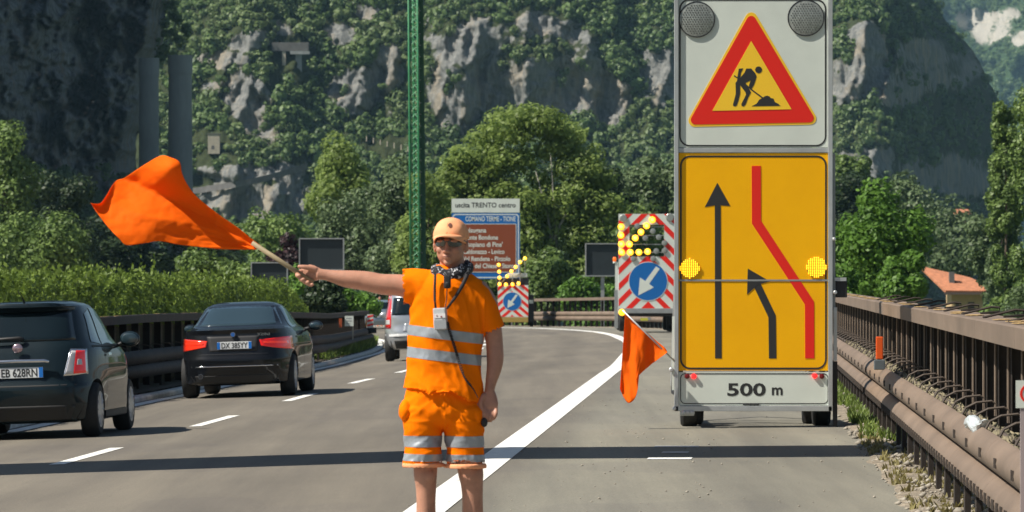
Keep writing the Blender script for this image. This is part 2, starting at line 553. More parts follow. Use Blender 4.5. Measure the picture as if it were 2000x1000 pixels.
# right verge: gravel shoulder
M_GRAVEL = mat('gravel', (.24, .20, .15), .95, var=(7, .45), bump=(25, .9, .05), col2=(.36, .30, .22))
rows = []
for y in np.concatenate([np.arange(10, 90, .4), np.arange(90, 330, 3.)]):
    e = float(E(y)); r = []
    wob = .10*(vn(y*.9, 0.3, 5)-.5) + .08*(vn(y*3.1, 2.3, 6)-.5)
    for o in (3.33+wob, 3.42+wob, 3.6, 3.9, 4.3, 4.8, 5.4, 6.4, 9.0, 14.0):
        z = float(RZ(e+o, y)) + (.012 if o > 3.38+wob else -.02) + (.05*(fbm(o*4, y*2, 3, 3)-.35) if 3.5 < o else 0)
        if o > 5: z -= (o-5)*.5
        r.append((e+o, float(y), z))
    rows.append(r)
tag(MB().grid(rows).build('verge', M_GRAVEL, smooth=True), kind='structure')
rng = np.random.default_rng(4)
def scatter_stones(name, n, y0, y1, o0, o1, smin, smax, mt, label=None):
    V = []; Fc = []
    base = np.array([(1, 0, 0), (-1, 0, 0), (0, 1, 0), (0, -1, 0), (0, 0, 1), (0, 0, -1)], float)
    tri = np.array([(0, 2, 4), (2, 1, 4), (1, 3, 4), (3, 0, 4), (2, 0, 5), (1, 2, 5), (3, 1, 5), (0, 3, 5)])
    for i in range(n):
        y = y0 + (y1-y0)*rng.random()**1.3; o = o0+(o1-o0)*rng.random(); s = smin+(smax-smin)*rng.random()**3
        e = float(E(y)); p = np.array([e+o, y, float(RZ(e+o, y))+s*.3 + (.03 if o > 3.5 else 0)])
        b = base*rng.uniform(.6, 1.2, (6, 1))*s; b[:, 2] *= .7
        t = rng.random()*6.28; c, sn = math.cos(t), math.sin(t)
        b = b @ np.array([[c, -sn, 0], [sn, c, 0], [0, 0, 1]])
        Fc.append(tri+len(V)*6); V.append(b+p)
    return tag(link(name, np_mesh(name, np.concatenate(V), np.concatenate(Fc), mt)), kind='stuff')
M_STONE = mat('loose_stone', (.30, .27, .22), .9, var=(3, .5))
scatter_stones('gravel', 3500, 26, 90, 3.35, 5.2, .012, .05, M_STONE)
scatter_stones('road_grit', 500, 26, 75, -.2, 3.4, .006, .016, M_STONE)

# foliage helper ------------------------------------------------
def leaves(pos, nrm, size, seed=0, asp=1.7, up=0.0, jit=.42):
    """rhombic leaf faces; returns verts, faces"""
    r = np.random.default_rng(seed)
    n = len(pos)
    t = r.normal(size=(n, 3)); t[:, 2] += up*3
    nn = nrm + r.normal(size=(n, 3))*jit
    nn /= np.linalg.norm(nn, axis=1)[:, None]+1e-9
    t -= (t*nn).sum(1)[:, None]*nn; t /= np.linalg.norm(t, axis=1)[:, None]+1e-9
    b = np.cross(nn, t)
    s = (size*r.uniform(.6, 1.4, n))[:, None]
    v = np.stack([pos-t*s*asp*.5, pos+b*s*.5-t*s*.05, pos+t*s*asp*.5, pos-b*s*.5+t*s*.05], 1).reshape(-1, 3)
    f = np.arange(n*4).reshape(n, 4)
    return v, f

def tufts(name, pts, h, mt, per=14, seed=1, w_=.012, stuff=True):
    r = np.random.default_rng(seed); V = []; Fc = []
    for (x, y, z) in pts:
        k = per
        a = r.random(k)*6.28; l = h*r.uniform(.4, 1.1, k); b = np.stack([x+r.normal(0, h*.25, k), y+r.normal(0, h*.25, k), np.full(k, z)], 1)
        tip = b + np.stack([np.cos(a)*l*.5, np.sin(a)*l*.5, l], 1)
        sd = np.stack([-np.sin(a), np.cos(a), np.zeros(k)], 1)*w_
        mid = (b+tip)/2 + np.array([0, 0, 1])*l[:, None]*.12
        v = np.stack([b-sd, b+sd, mid+sd*.8, tip, mid-sd*.8], 1).reshape(-1, 3)
        Fc.append(np.arange(k*5).reshape(k, 5)+sum(len(q) for q in V) if False else (np.arange(k*5).reshape(k, 5)+len(V)*k*5)); V.append(v)
    return tag(link(name, np_mesh(name, np.concatenate(V), np.concatenate(Fc), mt)), kind='stuff')
M_WEED = leaf_mat('weed_leaf', (.08, .13, .025), (.27, .36, .08), .4)
M_DRY = leaf_mat('dry_weed', (.20, .17, .07), (.34, .30, .12), .35)
pts = []
for i in range(420):
    y = rng.uniform(48, 78); e = float(E(y)); o = rng.uniform(3.5, 4.4)
    pts.append((e+o, y, float(RZ(e+o, y))))
tufts('verge_weeds', pts, .12, M_WEED, 22, 3)
pts = []
for i in range(260):
    y = rng.uniform(27, 50); e = float(E(y)); o = rng.uniform(3.42, 4.1)
    pts.append((e+o, y, float(RZ(e+o, y))))
tufts('verge_dry_grass', pts, .07, M_DRY, 9, 5)

# left kerb and median
M_KERB = mat('kerb_concrete', (.60, .60, .56), .85, var=(3, .25), bump=(30, .4, .01))
M_SOIL = mat('median_soil', (.07, .055, .035), .95, var=(4, .5), bump=(12, .8, .05))
def LO(y): return -.9*sstep(95, 150, y)       # the median swings away from the lanes towards its nose
_kp = [hit(*p) for p in ((260, 787), (355, 768), (480, 743), (560, 729), (620, 718), (680, 703), (720, 692), (740, 684), (748, 677), (745, 670), (732, 664.5), (712, 660.5))]
_kp = [Vector((float(E(y))-6.72, y, 0)) for y in (30, 45, 60)] + _kp
_cp = []
for i in range(len(_kp)-1):
    p0, p1, p2, p3 = _kp[max(0, i-1)], _kp[i], _kp[i+1], _kp[min(len(_kp)-1, i+2)]
    for k in range(6):
        f = k/6; _cp.append(.5*((2*p1)+(p2-p0)*f+(2*p0-5*p1+4*p2-p3)*f*f+(3*p1-p0-3*p2+p3)*f**3))
_cp.append(_kp[-1])
rows = []; line_rows = []; inner = []
for i, p in enumerate(_cp):
    t = (_cp[min(i+1, len(_cp)-1)]-_cp[max(i-1, 0)]); t.z = 0; t.normalize(); nl = Vector((-t.y, t.x, 0))
    def at_(o, z): q = p+nl*o; return (q.x, q.y, float(RZ(q.x, q.y))+z)
    rows.append([at_(0, -.02), at_(.003, .05), at_(.025, .075), at_(.18, .08), at_(.20, .02)])
    line_rows.append([at_(-.34, .006), at_(-.22, .006), at_(-.12, .006)])
    inner.append(at_(.19, .06))
kb = MB().grid(rows).build('kerb', M_KERB); tag(kb, kind='structure')
tag(MB().grid(line_rows).build('edge_line', M_PAINT), kind='structure')
# median bed: strips from the kerb across to the far side of the barrier
rows = []
for q in inner:
    r_ = []
    xe = float(E(q[1]))-10.6; xe = min(xe, q[0]-.5)
    for t in np.linspace(0, 1, 7):
        x = q[0]+(xe-q[0])*t; r_.append((x, q[1], float(RZ(x, q[1]))+.10+.05*math.sin(t*3.1)))
    rows.append(r_)
tag(MB().grid(rows).build('median', M_SOIL, smooth=True), kind='structure')
pts = []
for i in range(1500):
    y = rng.uniform(124, 178); k_ = min(range(len(_cp)-12), key=lambda j: abs(_cp[j].y-y)); x = _cp[k_].x-.38-rng.random()**1.3*.75
    pts.append((x, y, float(RZ(x, y))+.1))
tufts('median_grass', pts, .30, M_WEED, 18, 8, .02)
# ---------------------------------------------------------------- STRUCTURE: crash barriers
M_RAIL = mat('weathered_steel', (.185, .134, .097), .62, var=(2.2, .22), bump=(14, .3, .006), stretch=(1, .35, 1))
M_CAP = mat('painted_top_rail', (.180, .132, .097), .65, var=(1.6, .22), bump=(10, .3, .006), stretch=(1, .3, 1))
M_POST = mat('shaded_rusty_post', (.028, .020, .015), .85, var=(5, .45), bump=(20, .5, .004))  # rust brown taken near black, standing for the shade among the posts
M_RUST = mat('rust_patch', (.42, .28, .12), .8, var=(20, .4))
M_SLOT = mat('slot_shadow_steel', (.05, .038, .03), .9)
M_HOOP = mat('bare_rod', (.085, .063, .048), .7, var=(8, .3))
M_SHADERAIL = mat('shaded_weathered_steel', (.034, .025, .020), .75, var=(3, .4), bump=(14, .3, .006))  # dark corten, darkened further to carry the shade under the hedge
M_EDGELIT = mat('sunlit_post_edge', (.20, .15, .11), .7, var=(6, .3))  # pale tone stands for sunlight on the front edges of the posts

# double-bulge guard rail profile, offsets measured from the edge line
def beam_profile(s, o, z0):
    pr = []
    for i in range(9):
        t = i/8; a = math.pi*t
        pr.append((o - s*(.075*math.sin(a)**.8), z0 + .21*t))
    pr += [(o + s*.012, z0+.21), (o + s*.012, z0)]
    return pr if s > 0 else pr

def barrier(side, y0, y1, label, o_beam, o_post, o_cap, top=1.35, pitch=1.55, rail=None, cap=None):
    rail = rail or M_RAIL; cap = cap or M_CAP
    s = 1 if side > 0 else -1
    root = empty('crash_barrier', (0, 0, 0), label, 'crash barrier')
    nsec = int((y1-y0)/(3*pitch))
    L = 3*pitch
    for k in range(nsec):
        a = y0+k*L; b = a+L
        mb = MB(); sweep_solid(mb, beam_profile(s, o_beam, .29), a+.004, b-.004, L/4)
        mb.build('lower_beam', rail, root, smooth='auto', fixn=True)
        mb = MB(); sweep_solid(mb, beam_profile(s, o_beam+s*.012, .505), a+.004, b-.004, L/4)
        mb.build('upper_beam', rail, root, smooth='auto', fixn=True)
        mb = MB()
        bow = .0
        sweep_solid(mb, [(o_cap, top-.13), (o_cap-s*.004, top-.01), (o_cap+s*.012, top), (o_cap+s*.26, top+.004), (o_cap+s*.27, top-.02), (o_cap+s*.27, top-.13)], a+.006, b-.006, L/4)
        mb.build('top_rail', cap, root, fixn=True)
    # posts: one mesh shared by all
    mb = MB()
    mb.box(-.05, .05, -.004, .004, 0, top-.135)
    mb.box(-.056, -.050, -.03, .03, 0, top-.135)
    mb.box(.050, .056, -.03, .03, 0, top-.135)
    pm = mb.mesh('post', [M_POST])
    rm = MB().tube([(-.075, 0, .70), (-.075, 0, top-.15)], .008, 5).mesh('post_lit_edge', [M_EDGELIT])
    hm = MB().tube([(-s*.30, .0, .70), (-s*.27, 0, .755), (-s*.2, 0, .79), (-s*.1, 0, .80), (-s*.07, 0, .78), (-s*.065, 0, .70)], .009, 6).mesh('hoop', [M_HOOP])
    cm = MB().tube([(-s*.16, -.02, top+.004), (s*.06, .02, top+.055), (s*.12, .03, top+.05), (s*.125, .03, top+.02), (-s*.02, .0, top+.008)], .009, 5).mesh('clip', [M_SLOT])
    wm = MB().ellipsoid((-s*.12, .05, top+.006), (.07, .10, .006), 9, 5).mesh('rust_patch', [M_RUST])
    y = y0+.2; i = 0
    while y < y1:
        e = float(E(y))+(float(LO(y)) if side < 0 else 0); g = float(RZ(e+o_post, y)); loc = (e+o_post, y, g)
        link('post', pm, root, loc)
        if y < 110:
            link('post_lit_edge', rm, root, (loc[0] if s > 0 else loc[0]+.15, y, g))
            link('hoop', hm, root, loc)
        if y < 120:
            if y < 60 and i % 2 == 0: link('clip', cm, root, loc)
            if i % 4 != 2:
                q = link('rust_patch', wm, root, (loc[0]-s*.02*math.sin(i*2.3), y+.35*math.sin(i*5.1), g)); q.scale = (1, 1+.7*math.sin(i*1.7), 1)
        y += pitch; i += 1
    # short support blocks from the posts to the beams
    bm = MB().box(-.02, .02, -.05, .05, .0, .68).mesh('beam_support', [M_POST])
    y = y0+.2; i = 0
    while y < y1:
        e = float(E(y))+(float(LO(y)) if side < 0 else 0); link('beam_support', bm, root, (e+o_beam+s*.06, y, float(RZ(e+o_beam, y))))
        y += pitch*(1 if side > 0 else 2)
    mb = MB(); mb.tube([p[0] for p in sweep([(o_beam+s*.085, .705)], y0, y1, 1.5, False)], .016, 6)
    mb.build('tension_tube', M_HOOP, root, smooth=True)
    # slots stamped in the lower beam
    if side > 0:
        mb = MB(); y = y0+.3; j = 0
        while y < min(y1, 75):
            e = float(E(y)); g = float(RZ(e+o_beam, y))
            for dy in (0, .075):
                mb.box(e+o_beam-s*.0775-.002, e+o_beam-s*.0775+.004, y+dy, y+dy+.03, g+.355, g+.415)
            if j % 4 == 0:
                for dy in (0, .075):
                    mb.box(e+o_beam+s*.012-s*.0775-.002, e+o_beam+s*.012-s*.0775+.004, y+dy, y+dy+.03, g+.585, g+.64)
            y += .42; j += 1
        tag(mb.build('slots', M_SLOT, root), kind='stuff')
    return root
barrier(1, 4.7, 300, 'brown weathered steel barrier with double beams along the right edge, beyond the sign trailer', 3.66, 3.98, 3.76)
barrier(-1, 50, 167, 'dark brown steel median barrier in shade below the clipped hedge', -7.2, -7.5, -7.3, top=1.28, rail=M_SHADERAIL, cap=M_SHADERAIL)

# weathered litter and seedlings between beams and posts
M_LITTER = mat('dry_litter', (.22, .19, .12), .95, var=(18, .5))
V = []; Fc = []
for i in range(1500):
    y = rng.uniform(22, 70); o = rng.uniform(3.70, 3.80); e = float(E(y)); s = rng.uniform(.008, .024)
    p = np.array([e+o, y, float(RZ(e+o, y))+.69+rng.uniform(0, .02)])
    q = rng.normal(size=(4, 3))*s; V.append(q+p); Fc.append(np.array([(0, 1, 2), (0, 2, 3), (0, 3, 1), (1, 3, 2)])+4*i)
tag(link('barrier_litter', np_mesh('barrier_litter', np.concatenate(V), np.concatenate(Fc), M_LITTER)), kind='stuff')

# overhead gantry, above the frame: its deck throws the band of shadow across the road
M_GALV = mat('galvanised_steel', (.42, .43, .42), .45, .6, var=(3, .15))
g = empty('overhead_gantry', (0, 44.25, 0), 'grey steel overhead gantry spanning the carriageway, only its shadow in view', 'gantry', rz=math.radians(1.2))
mb = MB(); mb.box(-15.5, 9.4, -1.45, 1.45, 7.3, 7.42); mb.build('deck', M_GALV, g)
for yy in (-1.4, 1.4):
    mb = MB(); mb.box(-15.5, 9.4, yy-.04, yy+.04, 7.46, 7.9); mb.build('girder', M_GALV, g)
for xx in (-15.2, 9.1):
    for yy in (-.9, .9):
        mb = MB(); mb.box(xx-.15, xx+.15, yy-.15, yy+.15, -2.4 if xx > 0 else -1.5, 7.295); mb.build('leg', M_GALV, g)

# ---------------------------------------------------------------- HEDGE
M_HEDGE = leaf_mat('hedge_leaf', (.062, .105, .016), (.240, .335, .055), .35)
M_TWIG = mat('twig', (.05, .045, .02), .95)
def hedge(y0, y1, n):
    r = np.random.default_rng(11)
    root = empty('hedge', (0, 0, 0), 'long yellow green hedge growing above the median barrier, behind the black cars', 'hedge')
    pos = []; nr_ = []
    y = y0+(y1-y0)*r.random(n)
    face = r.random(n)
    o = np.where(face < .6, -7.58-.35*r.random(n)**2, -7.58-1.9*r.random(n))
    hh = 1.71 + .16*fbm(y*.25, y*0, 3, 2) + .22*(vn(y*3.0, y*0+3, 9)-.5)+.10*r.random(n)
    hh -= .5*sstep(112, 124, y)
    z = np.where(face < .6, 1.12+(hh-1.12)*r.random(n), hh-.12*r.random(n))
    o = o + .16*(vn(y*1.3, z*2.2, 4)-.5) - 0
    x = E(y)+o+LO(y)
    zz = RZ(x, y)+z
    pos = np.stack([x, y, zz], 1)
    nv = np.where((face < .6)[:, None], np.array([.75, -.5, .3]), np.array([.0, -.1, 1.]))
    v, f = leaves(pos, nv, np.full(n, .046), 12, 1.9, up=.15)
    tag(link('foliage', np_mesh('foliage', v, f, M_HEDGE), root))
    # shoots standing out of the top
    k = 2600
    y = y0+(y1-y0)*r.random(k); o = -7.6-1.5*r.random(k); hh = 1.76+.16*fbm(y*.25, y*0, 3, 2)+.22*(vn(y*3.0, y*0+3, 9)-.5)-.5*sstep(112, 124, y)
    L = r.uniform(.0, .24, k)*vn(y*1.7, o, 3)*1.6
    P2 = []; N2 = []
    for t in (.3, .65, 1.0):
        x = E(y)+o+LO(y)+r.normal(0, .02, k); P2.append(np.stack([x, y+r.normal(0, .02, k), RZ(x, y)+hh+L*t], 1)); N2.append(np.tile([.2, -.9, .3], (k, 1)))
    v, f = leaves(np.concatenate(P2), np.concatenate(N2), np.full(3*k, .042), 13, 2.0, up=.7)
    link('shoots', np_mesh('shoots', v, f, M_HEDGE), root)
    mb = MB(); sweep_solid(mb, [(-7.85, .1), (-7.85, 1.5), (-9.5, 1.5), (-9.5, .1)], y0, min(y1, 118), 3)
    mb.build('branches', M_TWIG, root)
hedge(58, 124, 60000)

# ---------------------------------------------------------------- TREES
def crown_mesh(name, blobs, n, leaf, mt, seed, shell=.22, asp=1.6, core=True):
    r = np.random.default_rng(seed)
    B = np.array(blobs, float)
    area = (B[:, 3]*B[:, 4]+B[:, 4]*B[:, 5]+B[:, 3]*B[:, 5])
    pick = r.choice(len(B), n, p=area/area.sum())
    d = r.normal(size=(n, 3)); d /= np.linalg.norm(d, axis=1)[:, None]
    rad = 1-shell*np.abs(r.normal(size=n))*.9 + .05*r.normal(size=n)
    ax = B[pick, 3:6]
    lump = 1+.22*(fbm(d[:, 0]*2+pick*3.1, d[:, 2]*2+d[:, 1]*1.3, 3, 5)-.5)*2
    pos = B[pick, :3]+d*ax*(rad*lump)[:, None]
    nrm = d/ax; nrm /= np.linalg.norm(nrm, axis=1)[:, None]
    nrm = nrm*.8; nrm[:, 2] += .25
    v, f = leaves(pos, nrm, np.full(n, leaf), seed+1, asp)
    return np_mesh(name, v, f, mt)

def blobs_round(w, h, n, seed, squash=1.0, jag=1.0):
    """crown of clumps filling a w wide, h tall ellipsoid standing on z=0"""
    r = random.Random(seed); out = []
    for i in range(n):
        u = r.uniform(-1, 1); a = r.uniform(0, 2*math.pi); q = math.sqrt(1-u*u)
        k = r.uniform(.45, .92)
        s = r.uniform(.13, .27)*jag
        out.append((w/2*k*q*math.cos(a), w/2*k*q*math.sin(a), h*.5+h*.5*k*u, w*s, w*s, min(h, w)*s*squash))
    out.append((0, 0, h*.5, w*.3, w*.3, h*.33))
    return out

M_BARK = mat('bark', (.10, .075, .05), .9, var=(6, .4), bump=(10, .8, .05), stretch=(1, 1, .3))
M_LIME = leaf_mat('lime_leaf', (.145, .205, .045), (.320, .420, .120), .52)
M_MID = leaf_mat('mid_green_leaf', (.066, .115, .028), (.205, .295, .072), .28)
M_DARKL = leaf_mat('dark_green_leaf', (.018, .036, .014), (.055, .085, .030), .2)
M_OLIVE = leaf_mat('grey_green_leaf', (.066, .100, .043), (.160, .225, .095), .28)
M_BRIGHT = leaf_mat('bright_leaf', (.058, .130, .016), (.170, .320, .048), .35)
M_PURP = leaf_mat('copper_leaf', (.022, .010, .012), (.060, .025, .028), .15)

TREES = {}
def tree(x0, x1, ytop, ybot, d, mt, label, group, n=9000, leaf=None, nb=26, seed=1, trunk=True, share=None, jag=1.0, name='tree', cat='tree', depth=None, squash=1.0):
    """a tree whose crown spans the given picture extents at distance d"""
    s = F/d
    W = (x1-x0)/s; H = (ybot-ytop)/s
    base = P((x0+x1)/2, ybot, d)
    gz = -1.0 if base.z > -.2 else base.z-.3
    gz = min(base.z-.2, -1.4)
    root = empty(name, (base.x, base.y, gz), label, cat, group)
    key = share
    if key and key in TREES:
        me, w0, h0 = TREES[key]
        c = link('crown', me, root, (0, 0, base.z-gz)); c.scale = (W/w0, W/w0, H/h0)
        c.rotation_euler = (0, 0, seed*1.7)
    else:
        if leaf is None: leaf = 5.5/s
        me = crown_mesh('crown', blobs_round(W, H, nb, seed, squash, jag), n, leaf, mt, seed)
        if key: TREES[key] = (me, W, H)
        link('crown', me, root, (0, 0, base.z-gz))
    if trunk:
        r = random.Random(seed+5); mb = MB(); hz = base.z-gz
        tr = max(.10, W*.03)
        mb.tube([(0, 0, 0), (.05*W*r.uniform(-1, 1), 0, hz+H*.3), (.04*W, 0, hz+H*.75)], [tr*1.3, tr*.9, tr*.25], 8)
        for i in range(6):
            a = r.uniform(0, 6.28); z0 = hz+H*r.uniform(.05, .5); q = W*r.uniform(.2, .4)
            mb.tube([(0, 0, z0), (q*.5*math.cos(a), q*.5*math.sin(a), z0+H*.12), (q*math.cos(a), q*math.sin(a), z0+H*.26)], [tr*.5, tr*.3, tr*.1], 6)
        mb.build('trunk', M_BARK, root, smooth=True)
    return root

# the big ash in the middle: built of many broad clumps
def big_tree():
    d = 285.; s = F/d
    root = empty('tree', tuple(P(1040, 640, d)-Vector((0, 0, 1.2))), 'tallest light green tree, rising behind the brown and blue direction sign', 'tree')
    ox, oz = root.location.x, root.location.z
    r = random.Random(3); bl = []
    out = [(850, 430), (880, 350), (905, 300), (940, 250), (985, 212), (1030, 205), (1075, 215), (1120, 240), (1160, 285), (1180, 330), (1190, 380), (1180, 450), (1150, 520)]
    for (px, py) in out:
        p = P(px+(1020-px)*.10, py+22, d); bl.append((p.x-ox, r.uniform(-1.5, 1.5), p.z-oz, 1.25, 1.25, .85))
    for i in range(190):
        px = r.uniform(845, 1200); t = abs(px-1025)/190
        top = 212+150*t**1.5; py = top+18+(610-top)*r.random()**1.05
        p = P(px, py, d); q = r.uniform(.6, 1.25)
        bl.append((p.x-ox, (-3.6+(py-560)/350*-2.2+r.uniform(-.4, 1.6))*(1-t*.5), p.z-oz, q*1.15, q*1.1, q*.72))
    link('crown', crown_mesh('crown', bl, 70000, .16, M_LIME, 31, .35, 1.9), root)
    mb = MB()
    for (px0, py0, px1, py1) in ((1085, 640, 1075, 300), (1083, 520, 1045, 330), (1080, 470, 1120, 360), (1010, 640, 990, 350)):
        a = P(px0, py0, d-2.5); b = P(px1, py1, d-1.8); m = (a+b)/2+Vector((.2, 0, 0))
        mb.tube([(q.x-ox, q.y-root.location.y, q.z-oz) for q in (a, m, b)], [.11, .07, .03], 6)
    mb.build('trunk', mat('pale_bark', (.23, .22, .18), .9, var=(4, .3)), root, smooth=True)
big_tree()

GB = 'broadleaved trees crowding the foot of the cliff'
# left side
tree(-60, 75, 225, 520, 300, M_MID, 'mid green tree at the far left edge above the hedge', GB, 9000, seed=2, nb=30)
tree(-30, 165, 415, 560, 255, M_MID, 'low rounded bush tree above the hedge, over the small black hatchback', GB, 8000, seed=3)
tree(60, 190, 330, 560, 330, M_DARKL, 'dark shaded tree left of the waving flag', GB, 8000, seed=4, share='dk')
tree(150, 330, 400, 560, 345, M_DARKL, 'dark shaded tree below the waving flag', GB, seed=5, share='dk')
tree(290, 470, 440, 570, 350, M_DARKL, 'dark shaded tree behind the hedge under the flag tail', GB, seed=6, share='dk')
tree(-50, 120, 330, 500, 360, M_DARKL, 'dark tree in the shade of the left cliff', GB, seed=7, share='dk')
tree(340, 470, 475, 565, 215, M_MID, 'small yellow green bush behind the hedge left of the dark panels', GB, 5000, seed=8)
tree(440, 540, 500, 570, 210, M_MID, 'small bush beside the smaller dark panel', GB, 4000, seed=9)
tree(520, 600, 462, 575, 240, M_PURP, 'copper red shrub between the two dark message panels', GB, 4500, seed=10, name='shrub', cat='shrub')
tree(590, 690, 545, 625, 160, M_DARKL, 'dark glossy shrub behind the end of the hedge', GB, 5000, seed=11, name='shrub', cat='shrub')
tree(628, 735, 560, 630, 175, M_BRIGHT, 'lime green shrub at the end of the median', GB, 4500, seed=12, name='shrub', cat='shrub')
tree(560, 640, 520, 590, 200, M_BRIGHT, 'yellow green shrub left of the worker\'s hand', GB, 4000, seed=13, name='shrub', cat='shrub')
# middle
tree(600, 740, 270, 470, 330, M_LIME, 'light green tree above the larger dark message panel', GB, 10000, seed=14, nb=34)
tree(680, 845, 320, 560, 310, M_OLIVE, 'grey green tree left of the green mast foot', GB, 10000, seed=15, nb=34)
tree(600, 760, 380, 600, 300, M_OLIVE, 'grey green tree behind the outstretched arm', GB, 9000, seed=16, nb=30)
tree(715, 850, 420, 660, 285, M_OLIVE, 'dense grey green tree over the outstretched arm', GB, 10000, seed=17, nb=34)
tree(470, 620, 400, 540, 380, M_MID, 'mid green tree above the copper shrub', GB, 7000, seed=18)
tree(370, 500, 420, 520, 420, M_MID, 'mid green tree at the foot of the pale rock', GB, 7000, seed=19)
tree(770, 900, 320, 600, 270, M_LIME, 'light green tree just right of the green mast', GB, 9000, seed=20, nb=30)
# right of the big tree
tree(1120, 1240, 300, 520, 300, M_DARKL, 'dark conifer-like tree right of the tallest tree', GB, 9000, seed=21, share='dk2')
tree(1170, 1330, 400, 620, 290, M_MID, 'mid green tree behind the flashing arrow board', GB, 9000, seed=22, nb=30)
tree(1210, 1360, 310, 470, 330, M_OLIVE, 'grey green tree between arrow board top and sign trailer', GB, 9000, seed=23, nb=30)
tree(1030, 1130, 470, 645, 262, M_MID, 'bushy tree behind the far barrier, right of the direction sign', GB, 8000, seed=24, nb=26)
tree(1090, 1215, 530, 655, 258, M_BRIGHT, 'bright green shrubbery behind the far barrier below the small panel', GB, 8000, seed=25, nb=26, name='shrub', cat='shrub')
tree(1000, 1100, 540, 650, 262, M_MID, 'low green shrub behind the far works van', GB, 6000, seed=26, name='shrub', cat='shrub')
# right
tree(1600, 1800, 375, 620, 150, M_BRIGHT, 'bright green tree above the right barrier, next to the sign trailer', GB, 14000, seed=27, nb=40, leaf=.10)
tree(1715, 1812, 480, 625, 145, M_BRIGHT, 'bright green shrub above the right barrier, in front of the tiled house', GB, 9000, seed=28, nb=30, leaf=.09)
tree(1600, 1700, 520, 640, 135, M_BRIGHT, 'low bright green shrub beside the black lamp of the trailer', GB, 7000, seed=29, nb=22, leaf=.08)
tree(1780, 1960, 410, 560, 520, M_OLIVE, 'grey green tree behind the tiled house', GB, 9000, seed=30, nb=30)
tree(1700, 1830, 330, 520, 500, M_OLIVE, 'pale green tree on the slope left of the tiny far roof', GB, 9000, seed=31, nb=30)
tree(1890, 2000, 400, 640, 330, M_OLIVE, 'grey green tree right of the tiled house', GB, 9000, seed=32, nb=30)
tree(1922, 2000, 575, 660, 250, M_MID, 'dark shrub in front of the tiled house wall', GB, 6000, seed=33, name='shrub', cat='shrub')
tree(1960, 2080, 560, 680, 200, M_OLIVE, 'dull green shrub above the right barrier at the picture edge', GB, 7000, seed=34, name='shrub', cat='shrub')
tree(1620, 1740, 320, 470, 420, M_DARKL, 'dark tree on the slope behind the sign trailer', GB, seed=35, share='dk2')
tree(1610, 1700, 290, 420, 520, M_MID, 'mid green tree touching the side of the yellow sign', GB, 8000, seed=39)

for k_, (xa, xb, yt, d_) in enumerate(((2010, 2180, 300, 300), (2090, 2260, 420, 190), (2200, 2420, 330, 260), (2060, 2160, 480, 150), (2320, 2560, 380, 210))):
    tree(xa, xb, yt, 640, d_, M_MID, ['mid green tree outside the picture beyond the right barrier, tall', 'mid green bush outside the picture beyond the right barrier, near', 'wide green tree outside the picture beyond the right barrier', 'small bush outside the picture close to the right barrier', 'farthest right green tree beyond the right barrier, outside the picture'][k_], GB, 7000, seed=60+k_, share='off')
def column(x0, x1, ytop, ybot, d, mt, label, seed):
    s = F/d; W = (x1-x0)/s; H = (ybot-ytop)/s; base = P((x0+x1)/2, ybot, d)
    root = empty('tree', tuple(base), label, 'tree', GB)
    r = random.Random(seed); bl = []
    for i in range(52):
        t = r.random(); q = W*.5*(1-.45*max(0, (t-.6)/.4)**1.6); a = r.uniform(0, 6.28)
        k = r.uniform(.13, .26)*W
        bl.append((q*.62*math.cos(a), q*.62*math.sin(a), H*t*.95, k, k, k*1.5))
    link('crown', crown_mesh('crown', bl, 16000, 4.6/s, mt, seed, .3), root)
    MB().tube([(0, 0, -3), (0, 0, H*.8)], [W*.06, W*.02], 8).build('trunk', M_BARK, root, smooth=True)
column(1928, 2002, 200, 600, 260, M_MID, 'tall columnar poplar at the right edge of the picture, the left one', 41)
column(1968, 2080, 185, 620, 250, M_MID, 'tall columnar poplar cut by the right edge of the picture', 42)
column(1925, 1990, 290, 560, 300, M_OLIVE, 'shorter poplar standing behind the two tall ones at right', 43)

